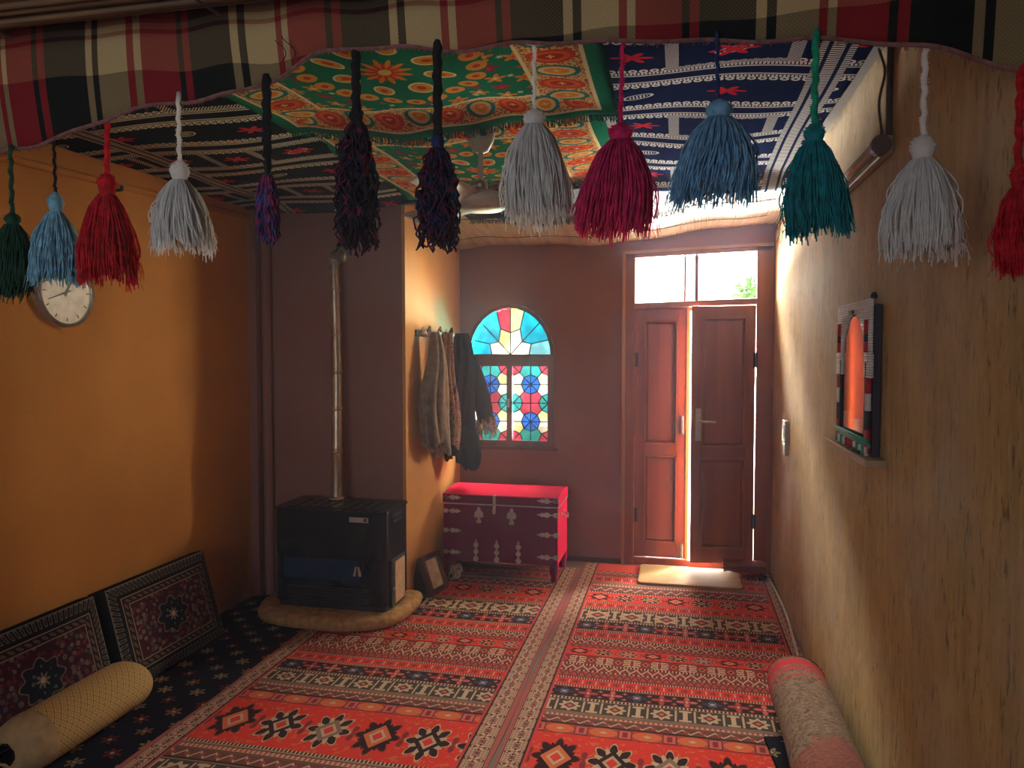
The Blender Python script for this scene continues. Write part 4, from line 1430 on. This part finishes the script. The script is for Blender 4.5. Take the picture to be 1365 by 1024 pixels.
sw = thing('light_switch', 'small switch box on the right wall beside the door', 'switch')
b = MB(); b.box((XR - .022, 4.55, .98), (XR, 4.67, 1.105)); b.build('switch_plate', M['label_plate'], sw, bevel=.003)
b = MB(); b.box((XR - .026, 4.585, 1.01), (XR - .02, 4.635, 1.075)); b.build('rocker', M['white'], sw)
b = MB(); b.box((XR - .020, 4.57, .90), (XR, 4.65, .975)); b.build('socket', M['cream_paint'], sw, bevel=.003)

M['lamp_cap'] = plain('lamp_cap', (.13, .10, .085), .5)
tl = thing('tube_lamp', 'unlit tube lamp fixed slanting on the upper right wall', 'lamp')
b = MB(); b.box((XR - .030, 2.46, 2.095), (XR - .002, 3.20, 2.150)); b.build('batten', M['label_plate'], tl, bevel=.004)
b = MB(); b.tube([(XR - .048, 2.49, 2.122), (XR - .048, 3.17, 2.122)], .0155, 14); b.build('tube', M['label_plate'], tl, smooth=True)
for y in (2.455, 3.165):
    b = MB(); b.tube([(XR - .036, y, 2.122), (XR - .036, y + .035, 2.122)], .030, 14); b.build('end_cap', M['lamp_cap'], tl, bevel=.003)
b = MB(); b.tube([(XR - .008, 2.485 + .008 * math.sin(z * 9), z) for z in np.linspace(2.15, 2.455, 14)], .010, 8)
b.tube([(XR - .012 - .008 * math.sin(z * 31), 2.575 + .018 * math.sin(z * 21), z) for z in np.linspace(2.15, 2.455, 30)], .0045, 6)
tag(b.build('wall_cable', M['cable_dark'], smooth=True), 'dark cable dropping from the ceiling to the tube lamp', 'cable')

# ------------------------------------------------------------------ left wall: clock, hook
ck = thing('wall_clock', 'round pale wall clock with a metal rim on the ochre wall', 'clock')
CC = (XL, 2.69, 1.755)
b = MB(); b.lathe([(.150, 0), (.150, .03), (.143, .038), (.134, .034), (.132, .026)], 56, CC, 'x'); b.build('rim', M['chrome'], ck, smooth=True, angle=35)
b = MB(); b.lathe([(.134, .0), (.134, .027)], 56, CC, 'x'); b.build('dial', M['clock_face'], ck)
def hand(ang, ln, w, x):
    b = MB(); c_, s_ = math.cos(R(ang)), math.sin(R(ang))
    pts = [(-.02, -w), (ln, -w * .5), (ln, w * .5), (-.02, w)]
    b.prism([(CC[1] + p[0] * c_ - p[1] * s_, CC[2] + p[0] * s_ + p[1] * c_) for p in pts], 0, XL + x, XL + x + .0015); return b
hand(62, .075, .005, .0285).build('hour_hand', M['black_plastic'], ck); hand(200, .105, .0035, .031).build('minute_hand', M['black_plastic'], ck)
for i in range(12):
    a = i * 30; b = MB(); c_, s_ = math.cos(R(a)), math.sin(R(a)); r0, r1, w = .108, .124, .0022
    b.prism([(CC[1] + r * c_ - q * s_, CC[2] + r * s_ + q * c_) for r, q in ((r0, -w), (r1, -w), (r1, w), (r0, w))], 0, XL + .0265, XL + .028); b.build('hour_mark', M['black_plastic'], ck)
b = MB(); b.tube([(XL - .01, 3.02, 2.25), (XL + .03, 3.02, 2.25), (XL + .035, 3.02, 2.27)], .008, 8)
tag(b.build('wall_hook', M['black_plastic'], smooth=True), 'small dark hook in the left wall under the ledge', 'hook')
#MORE3
# ------------------------------------------------------------------ cloths and reed mat under the ceiling
def sag_cloth(name, label, x0, x1, y0, y1, zf, mat, nx=40, ny=44, fringe=None, fmat=None):
    b = MB()
    def f(a, c_):
        x = x0 + a * (x1 - x0); y = y0 + c_ * (y1 - y0)
        return (x, y, zf(x, y, a, c_))
    b.grid(f, nx, ny)
    b.uv = {}
    t = tag(b.build(name, mat, smooth=True, solid=.004), label, 'cloth', None)
    if fringe:
        b = MB(); r_ = random.Random(label)
        for (a0, c0, a1, c1, n) in fringe:
            for i in range(n):
                k = i / (n - 1); p = Vector(f(a0 + (a1 - a0) * k, c0 + (c1 - c0) * k))
                q = p + Vector((r_.uniform(-.006, .006), r_.uniform(-.004, .010), -.020 - r_.uniform(0, .010)))
                b.tube([p, p.lerp(q, .5) + Vector((r_.uniform(-.004, .004), .006, -.003)), q], .0018, 4)
        b.build('fringe', fmat, t, kind='stuff')
    return t

def smooth(e0, e1, x):
    t = max(0, min(1, (x - e0) / (e1 - e0))); return t * t * (3 - 2 * t)

M['fringe_green'] = m_yarn('green_fringe', (.02, .13, .08), .2)
M['green1'] = m_green_cloth(-.865, 2.135, .645, .62, 'green_paisley_cloth_near')
M['green2'] = m_green_cloth(-.905, 3.43, .62, .67, 'green_paisley_cloth_far')
def z_near(x, y, a, c):
    s = .030 * math.sin(math.pi * a) * math.sin(math.pi * c) + .008 * math.sin(x * 9 + y * 4) + .005 * math.sin(x * 23 - y * 7)
    return 2.372 - s - .045 * smooth(.86, 1, c) * (.55 + .45 * math.sin(x * 5)) 
def z_far(x, y, a, c):
    s = .035 * math.sin(math.pi * a) * math.sin(math.pi * c) + .007 * math.sin(x * 8 - y * 5) + .004 * math.sin(x * 19 + y * 9)
    return 2.392 - s - .02 * smooth(.9, 1, c)
sag_cloth('ceiling_cloth', 'green paisley ceiling cloth with a round medallion, the one nearer the plaid blanket', -1.51, -.22, 1.52, 2.755, z_near, M['green1'], fringe=[(0, 1, 1, 1, 330), (1, .1, 1, 1, 200)], fmat=M['fringe_green'])
sag_cloth('ceiling_cloth', 'green paisley ceiling cloth behind the fan, tucked under the fringed one', -1.525, -.285, 2.62, 4.10, z_far, M['green2'])
def z_blk(x, y, a, c):
    return 2.400 - .02 * math.sin(math.pi * a) + .007 * math.sin(x * 7 + y * 6) - .03 * (1 - a) ** 3 - .03 * smooth(.94, 1, c)
sag_cloth('ceiling_cloth', 'black embroidered ceiling cloth along the left wall', -2.545, -1.36, 1.45, 4.185, z_blk, M['emb_black'], ny=60)
def z_nav(x, y, a, c):
    return 2.405 - .035 * math.sin(math.pi * a) * (.6 + .4 * math.sin(y * 2)) + .008 * math.sin(x * 9 + y * 5) - .05 * smooth(.9, 1, c) - .03 * a ** 3
sag_cloth('ceiling_cloth', 'navy embroidered ceiling cloth next to the right wall', -.30, .53, 1.45, 4.02, z_nav, M['emb_navy'], ny=60)
M['navy_cloth'] = plain('dark_blue_cloth', (.016, .022, .045), .85, .15, 0, .3, 12)
M['navy_fringe'] = m_yarn('navy_fringe', (.03, .045, .075), .2)
def z_drk(x, y, a, c):
    return 2.374 - .03 * math.sin(math.pi * a) - .03 * c + .006 * math.sin(x * 11 + y * 3)
sag_cloth('ceiling_cloth', 'dark blue fringed cloth hanging between the fan and the reed mat', -1.30, .02, 3.86, 4.62, z_drk, M['navy_cloth'], fringe=[(0, 1, 1, 1, 260)], fmat=M['navy_fringe'])

rm = thing('reed_mat', 'pale reed matting sagging under the ceiling above the door', 'mat')
def z_mat(x, y):
    t = (x - XP) / (XR - XP)
    zw = 2.262 + .012 * math.sin(t * 9) + .085 * smooth(.35, 1.0, t) 
    k = smooth(3.9, 5.32, y)
    return 2.44 + (zw - 2.44) * k ** .8 + .006 * math.sin(x * 13)
b = MB(); b.grid(lambda a, c_: (XP + .01 + a * (XR - XP - .02), 3.9 + c_ * 1.41, z_mat(XP + a * (XR - XP), 3.9 + c_ * 1.41) + .016), 40, 16)
b.uv = {}; b.build('mat_backing', M['reed'], rm, smooth=True)
b = MB(); r_ = random.Random(2)
x = XP + .012
while x < XR - .012:
    d = r_.uniform(.0045, .0065); e = r_.uniform(-.01, .0)
    n_ = 9
    pts = [(x + .006 * math.sin(j * .9 + x * 8), 3.9 + j / (n_ - 1) * (1.405 + e), z_mat(x, 3.9 + j / (n_ - 1) * 1.405) + r_.uniform(-.0015, .0015)) for j in range(n_)]
    b.tube(pts, d, 5); x += d * 1.85
b.build('reeds', M['reed'], rm, kind='stuff', smooth=True)
b = MB()
for y in (4.25, 4.62, 5.0):
    b.tube([(XP + .02 + i * .05, y + .01 * math.sin(i), z_mat(XP + .02 + i * .05, y) - .006) for i in range(43)], .0025, 5)
b.build('binding_cord', M['cable_dark'], rm, kind='stuff')

# ------------------------------------------------------------------ ceiling fan
fan_ = thing('ceiling_fan', 'cream three-bladed ceiling fan hanging below the green cloths', 'fan')
FX, FY, FZ = -.757, 2.84, 2.365
b = MB(); b.lathe([(.052, 0), (.055, -.02), (.05, -.05), (.032, -.085), (.014, -.095)], 24, (FX, FY, FZ)); cp = b.build('canopy', M['cream_paint'], fan_, smooth=True)
b = MB(); b.tube([(FX + .02, FY - .052, FZ - .03), (FX + .02, FY - .046, FZ - .03)], .013, 12); b.build('canopy_cap', M['label_plate'], cp)
b = MB(); b.tube([(FX, FY, FZ - .09), (FX, FY, 2.13)], .0105, 12); b.build('rod', M['cream_paint'], fan_, smooth=True)
b = MB(); b.lathe([(.018, .05), (.026, .045), (.026, .02), (.014, .012)], 16, (FX, FY, 2.115)); b.tube([(FX - .045, FY - .02, 2.14), (FX + .01, FY - .01, 2.145)], .012, 10); b.build('hanger_bracket', M['steel'], fan_, smooth=True)
b = MB(); b.lathe([(.02, .055), (.05, .05), (.11, .03), (.122, .012), (.118, -.004), (.09, -.02), (.04, -.028), (.02, -.03)], 36, (FX, FY, 2.075)); b.build('motor', M['cream_paint'], fan_, smooth=True)
for k, a0 in enumerate((22, 142, 262)):
    a = R(a0); d = Vector((math.cos(a), math.sin(a), 0)); n_ = Vector((-math.sin(a), math.cos(a), 0)); c0 = Vector((FX, FY, 2.082))
    b = MB()
    b.grid(lambda u, v: c0 + d * (.10 + u * .40) + n_ * ((v - .5) * (.085 + .03 * u) * (1 if u < .95 else .85)) + Vector((0, 0, (v - .5) * .035)), 14, 4)
    b.uv = {}; bl = b.build('blade', M['cream_paint'], fan_, smooth=True, solid=.003)
    b = MB(); b.tube([c0 + d * .08 + Vector((0, 0, .012)), c0 + d * .13 + Vector((0, 0, .01)), c0 + d * .17 + Vector((0, 0, .006))], .010, 6); b.build('blade_arm', M['steel'], bl)

# ------------------------------------------------------------------ dark reed roof edge and plaid blanket over the beam in front
rr_ = thing('reed_roof', 'dark reed matting above the plaid blanket, at the top left', 'mat')
b = MB(); r_ = random.Random(4)
for i in range(70):
    y = .45 + i * .0132; z = 2.185 + .012 * r_.random()
    b.tube([(XL + .02, y, z + .02), (-1.6, y + r_.uniform(-.004, .004), z + .004 * r_.random()), (-.7, y + r_.uniform(-.004, .004), z), (XR - .02, y, z + .012)], r_.uniform(.0055, .0085), 6)
b.build('reeds', M['dark_reed'], rr_, kind='stuff', smooth=True)
b = MB(); b.box((XL + .005, .44, 2.22), (XR - .005, 1.36, 2.30)); b.build('roof_board', M['dark_wood'], rr_)
b = MB()
for x in (-1.45, -.95):
    b.tube([(x, .45, 2.174), (x + .02, .9, 2.170), (x + .05, 1.36, 2.172)], .003, 5)
b.build('binding_cord', M['cable_dark'], rr_, kind='stuff')

prof_v = [(-2.55, 1.90), (-1.9, 1.935), (-1.584, 1.985), (-1.47, 1.992), (-1.31, 2.028), (-1.2, 2.052), (-1.10, 2.066), (-.95, 2.075), (-.836, 2.105), (-.75, 2.135), (-.662, 2.146), (-.5, 2.128), (-.308, 2.124), (-.1, 2.104), (.06, 2.098), (.24, 2.084), (.321, 2.072), (.43, 2.045), (.52, 2.02), (.612, 1.992)]
px_ = [p[0] for p in prof_v]; pz_ = [p[1] for p in prof_v]
def vz(x): return float(np.interp(x, px_, pz_))
pb = thing('plaid_blanket', 'red, cream and black plaid blanket draped along the beam with tassels below', 'blanket')
def vfn(a, c_):
    x = -2.54 + a * 3.152
    zb = vz(x); h = 2.452 - zb
    s = c_
    y = 1.50 - .016 * math.sin(math.pi * min(1, s * 1.25)) - .008 * s + .010 * math.sin(x * 11 + s * 2) * (1 - s) + .006 * math.sin(x * 27)
    z = zb + h * s + .004 * math.sin(x * 31) * (1 - s)
    return (x, y, z)
b = MB(); b.grid(vfn, 130, 20, uvfn=lambda a, c_: (-2.54 + a * 3.152, vz(-2.54 + a * 3.152) + (2.452 - vz(-2.54 + a * 3.152)) * c_))
b.build('blanket_cloth', M['plaid'], pb, smooth=True, solid=.012)
b = MB(); b.tube([Vector(vfn(i / 130, 0)) + Vector((0, 0, -.002)) for i in range(131)], .0055, 8)
for i in range(420):
    p = Vector(vfn(random.random(), 0)); b.tube([p, p + Vector((random.uniform(-.006, .006), random.uniform(-.006, .006), -.012))], .0008, 3)
M['selvedge'] = m_yarn('blanket_selvedge', (.26, .12, .11), .3)
b.build('hem', M['selvedge'], pb, smooth=True)
b = MB()
for x, dz in ((-.83, 0), (-.81, .012)):
    p = Vector((x, 1.482, vz(x) + .012))
    b.tube([p + Vector((.012 * math.sin(k * .35 + dz * 60), -.004 - .0015 * k, .0035 * k)) for k in range(12)], .0011, 4)
b.build('loose_thread', M['black_fabric'], pb)
b = MB(); b.box((XL + .01, 1.53, 2.22), (XR - .01, 1.60, 2.455)); tag(b.build('ceiling_beam', M['dark_wood']), 'dark wooden beam behind the plaid blanket', 'beam')

# ------------------------------------------------------------------ the tassels
YN = {'green_dark': m_yarn('yarn_bottle_green', (.02, .085, .05), .35), 'lblue': m_yarn('yarn_light_blue', (.34, .62, .76), .5), 'red': m_yarn('yarn_scarlet', (.70, .025, .04), .5),
      'white': m_yarn('yarn_white', (.90, .88, .86), .62, .06), 'pink': m_yarn('yarn_magenta', (.82, .045, .22), .58), 'sky': m_yarn('yarn_sky_blue', (.32, .60, .90), .6),
      'teal': m_yarn('yarn_teal', (.02, .38, .44), .58), 'teal_cord': m_yarn('yarn_jade', (.03, .50, .30), .55), 'navy': m_yarn('yarn_navy', (.03, .05, .16), .35),
      'multi': m_yarn_multi('yarn_purple_mix', [(.10, .02, .09), (.05, .05, .20), (.30, .03, .10), (.10, .08, .30)]),
      'dark': m_yarn_multi('yarn_dark_mix', [(.018, .012, .02), (.03, .014, .03), (.02, .03, .05), (.20, .02, .05)], .3),
      'dark2': m_yarn_multi('yarn_dark_blue_mix', [(.016, .014, .03), (.03, .025, .09), (.10, .015, .04), (.018, .016, .035)], .3),
      'black': m_yarn('yarn_black', (.014, .013, .016), .2)}
def tassel(x, zt, zh, zn, zb, hw, yarn, cord, label, style='soft', headmat=None, cr=.0045, tilt=0.0, seed=1, wrap=None):
    t = thing('tassel', label, 'tassel', 'yarn tassels hanging from the plaid blanket')
    r_ = np.random.default_rng(seed); Y_ = 1.5
    hm = headmat or yarn
    xh = x + tilt
    b = MB(); n = 14
    b.tube([(x + (xh - x) * i / n + .0018 * math.sin(i * 2.1), Y_ + .0018 * math.cos(i * 2.1), zt + .012 + (zh - .01 - zt - .012) * i / n) for i in range(n + 1)], [cr * (1 + .18 * (i % 2)) for i in range(n + 1)], 7)
    if style == 'soft':
        for i in range(70):
            k = r_.uniform(0, 1); p = Vector((x + (xh - x) * k, Y_, zt + (zh - zt) * k)); d = Vector(r_.normal(size=3)).normalized()
            b.tube([p, p + d * (cr + .004)], .0005, 3)
    b.build('cord', YN[cord], t, smooth=True)
    b = MB(); hr = hw * (.31 if style == 'soft' else .27); hh = zh - zn
    b.lathe([(hr * .15, hh * .5 + .004), (hr * .7, hh * .38), (hr * 1.0, hh * .10), (hr * .95, -hh * .15), (hr * .72, -hh * .5), (hr * .8, -hh * .62)], 18, (xh, Y_, (zh + zn) / 2))
    for i in range(90):
        d = Vector(r_.normal(size=3)).normalized(); p = Vector((xh, Y_, (zh + zn) / 2 + hh * .1)) + Vector((d.x * hr, d.y * hr, d.z * hh * .42))
        b.tube([p - d * .004, p + d * .0025 + Vector((0, 0, -.001))], .0012, 3)
    b.build('head', YN[hm], t, smooth=True)
    b = MB()
    for k in range(3):
        b.lathe([(hr * .70, -.004), (hr * .84, 0), (hr * .70, .004)], 16, (xh, Y_, zn - .002 - .006 * k))
    b.build('neck_wrap', YN[wrap or hm], t, smooth=True)
    L = zn - zb
    lx, ly = r_.uniform(-.018, .018), r_.uniform(-.006, .006); sq = r_.uniform(-.5, .5)
    def prof(s):      # outline of the skirt from neck to hem
        return (.29 + .62 * min(1, s / .62) ** .62 + .14 * max(0, s - .55)) * hw
    if style == 'soft':
        b = MB(); b.lathe([(prof(s) * .74 * (1 if s < .8 else .93), -L * s * .97) for s in [i / 10 for i in range(9)]] + [(prof(.8) * .45, -L * .80)], 24, (xh + lx * .3, Y_, zn))
        b.build('yarn_core', YN[yarn], t, smooth=True)
    b = MB()
    if style == 'soft':
        for i in range(520):
            a = r_.uniform(0, 6.283); rad = r_.uniform(.78, 1.0) if i % 5 else r_.uniform(.2, .8); le = L * (r_.uniform(.84, 1.05) if i % 9 else r_.uniform(1.0, 1.14)) * (1 + .05 * math.sin(2 * a + sq * 6))
            w1, w2 = r_.uniform(0, 6.28, 2); amp = r_.uniform(.001, .0055)
            da = r_.uniform(-.25, .25)
            pts = []
            for j in range(7):
                s = j / 6; q = prof(s) * rad * (1 + .06 * math.sin(3 * a + seed)); aa = a + da * s
                pts.append((xh + lx * s * s + q * (1 + sq * .25 * s * math.cos(aa)) * math.cos(aa) + amp * math.sin(w1 + s * 7) * s, Y_ + ly * s + q * math.sin(aa) + amp * math.sin(w2 + s * 8) * s, zn - le * s))
            b.tube(pts, [.0014, .0018, .0019, .0019, .0018, .0017, .0013], 4, cap=False)
        for i in range(170):     # frizz standing off the skirt
            a = r_.uniform(0, 6.283); s0 = r_.uniform(.05, 1.0); q = prof(s0); z = zn - L * s0
            c_, s_ = math.cos(a), math.sin(a); o_ = r_.uniform(.003, .011)
            b.tube([(xh + lx * s0 * s0 + q * .95 * c_, Y_ + q * .95 * s_, z), (xh + lx * s0 * s0 + (q + o_ * .7) * c_, Y_ + (q + o_ * .7) * s_, z - .008), (xh + lx * s0 * s0 + (q + o_) * c_ + r_.uniform(-.006, .006), Y_ + (q + o_) * s_, z - .02 - r_.uniform(0, .015))], .0006, 3, cap=False)
        for i in range(26):      # stray loops
            a = r_.uniform(0, 6.283); s0 = r_.uniform(.1, .5); p0 = prof(s0); s1 = s0 + r_.uniform(.25, .5); p1 = prof(s1)
            pts = [(xh + (p0 * (1 - k) + p1 * k + .010 * math.sin(math.pi * k)) * math.cos(a), Y_ + (p0 * (1 - k) + p1 * k + .010 * math.sin(math.pi * k)) * math.sin(a), zn - L * (s0 + (s1 - s0) * k)) for k in [j / 6 for j in range(7)]]
            b.tube(pts, .0012, 4, cap=False)
    else:
        n = 170 if style == 'curly' else 120
        for i in range(n):
            a = r_.uniform(0, 6.283); rad = math.sqrt(r_.uniform(.02, 1.0)); le = L * (r_.uniform(.45, 1.0) if i % 3 else r_.uniform(.85, 1.03))
            w1, w2 = r_.uniform(0, 6.28, 2); amp = r_.uniform(.004, .012) if style == 'curly' else r_.uniform(.002, .004); fr = r_.uniform(14, 26)
            pts = []
            for j in range(15):
                s = j / 14; q = prof(s) * rad * (.95 - .12 * s)
                pts.append((xh + q * math.cos(a) + amp * math.sin(w1 + s * fr) * min(1, s * 3), Y_ + q * math.sin(a) + amp * math.cos(w2 + s * fr) * min(1, s * 3), zn - le * s + .003 * math.sin(w1 + s * fr * 1.7)))
            b.tube(pts, .0021, 4, cap=False)
    b.build('strands', YN[yarn], t, smooth=True, kind='stuff')
    return t

tassel(-1.554, 1.98, 1.831, 1.804, 1.647, .052, 'green_dark', 'green_dark', 'dark bottle-green tassel at the far left end of the row', seed=1)
tassel(-1.431, 1.982, 1.873, 1.828, 1.677, .053, 'lblue', 'black', 'light blue tassel with a dark collar hanging in front of the clock', seed=2, wrap='black', cr=.003)
tassel(-1.285, 2.041, 1.911, 1.862, 1.674, .064, 'red', 'red', 'scarlet tassel hanging just right of the clock', seed=3, tilt=-.004, cr=.006)
tassel(-1.099, 2.07, 1.929, 1.885, 1.737, .066, 'white', 'white', 'white tassel against the ochre left wall, beside the scarlet one', seed=4)
tassel(-.881, 2.090, 1.934, 1.885, 1.743, .030, 'multi', 'black', 'slim purple and blue tassel on a thick dark cord', 'thin', seed=5, cr=.009, headmat='black')
tassel(-.672, 2.145, 2.016, 1.984, 1.716, .052, 'dark', 'black', 'straggly dark tassel with reddish ends over the flue pipe', 'curly', seed=6, cr=.009, headmat='black')
tassel(-.492, 2.128, 1.95, 1.919, 1.715, .050, 'dark2', 'black', 'curly dark navy tassel hanging left of the ceiling fan', 'curly', seed=7, cr=.009, headmat='navy')
tassel(-.289, 2.124, 1.984, 1.955, 1.772, .068, 'white', 'white', 'full white tassel hanging right of the ceiling fan', seed=8, cr=.0035)
tassel(-.113, 2.104, 1.946, 1.914, 1.744, .076, 'pink', 'pink', 'magenta tassel between the white and the sky blue ones', seed=9, tilt=-.004, cr=.004)
tassel(.063, 2.098, 1.978, 1.945, 1.799, .080, 'sky', 'navy', 'sky blue tassel with a navy cord and collar', seed=10, wrap='navy', cr=.0035, tilt=.006)
tassel(.241, 2.084, 1.923, 1.890, 1.731, .060, 'teal', 'teal_cord', 'teal tassel on a jade cord left of the tube lamp', seed=11, cr=.006)
tassel(.426, 2.046, 1.89, 1.848, 1.684, .068, 'white', 'white', 'white tassel hanging before the right wall', seed=12, cr=.005)
tassel(.580, 1.998, 1.83, 1.790, 1.652, .037, 'red', 'red', 'crimson tassel at the right end of the row, close to the wall', seed=13, cr=.006)

# ------------------------------------------------------------------ put every thing's origin at the foot of its parts
bpy.context.view_layer.update()
def geo_pts(o):
    pts = []
    for c in [o] + list(o.children_recursive):
        if c.type == 'MESH':
            pts += [c.matrix_world @ Vector(q) for q in c.bound_box]
    return pts
for o in list(col.objects):
    if o.type == 'EMPTY' and o.parent is None and o.children:
        pts = geo_pts(o)
        base = Vector(((min(p.x for p in pts) + max(p.x for p in pts)) / 2, (min(p.y for p in pts) + max(p.y for p in pts)) / 2, min(p.z for p in pts)))
        o.location = base
        for c in o.children:
            c.location = c.location - base
# ------------------------------------------------------------------ thin haze volume added to imitate lens glare near the door
hz = bpy.data.materials.new('lens_glare_haze'); hz.use_nodes = True
nt = hz.node_tree; nt.nodes.clear()
vs_ = nt.nodes.new('ShaderNodeVolumeScatter'); vs_.inputs['Color'].default_value = (.74, .74, 1.0, 1); vs_.inputs['Density'].default_value = .010; vs_.inputs['Anisotropy'].default_value = .55
ou = nt.nodes.new('ShaderNodeOutputMaterial'); nt.links.new(vs_.outputs[0], ou.inputs['Volume'])
b = MB(); b.box((XL - .01, YR - .01, -.01), (XR + .01, YB + .01, ZC + .01))
ho = b.build('haze', hz); ho['kind'] = 'stuff'; ho['label'] = 'faint bluish haze added for the lens glare around the bright door'; ho['category'] = 'haze'
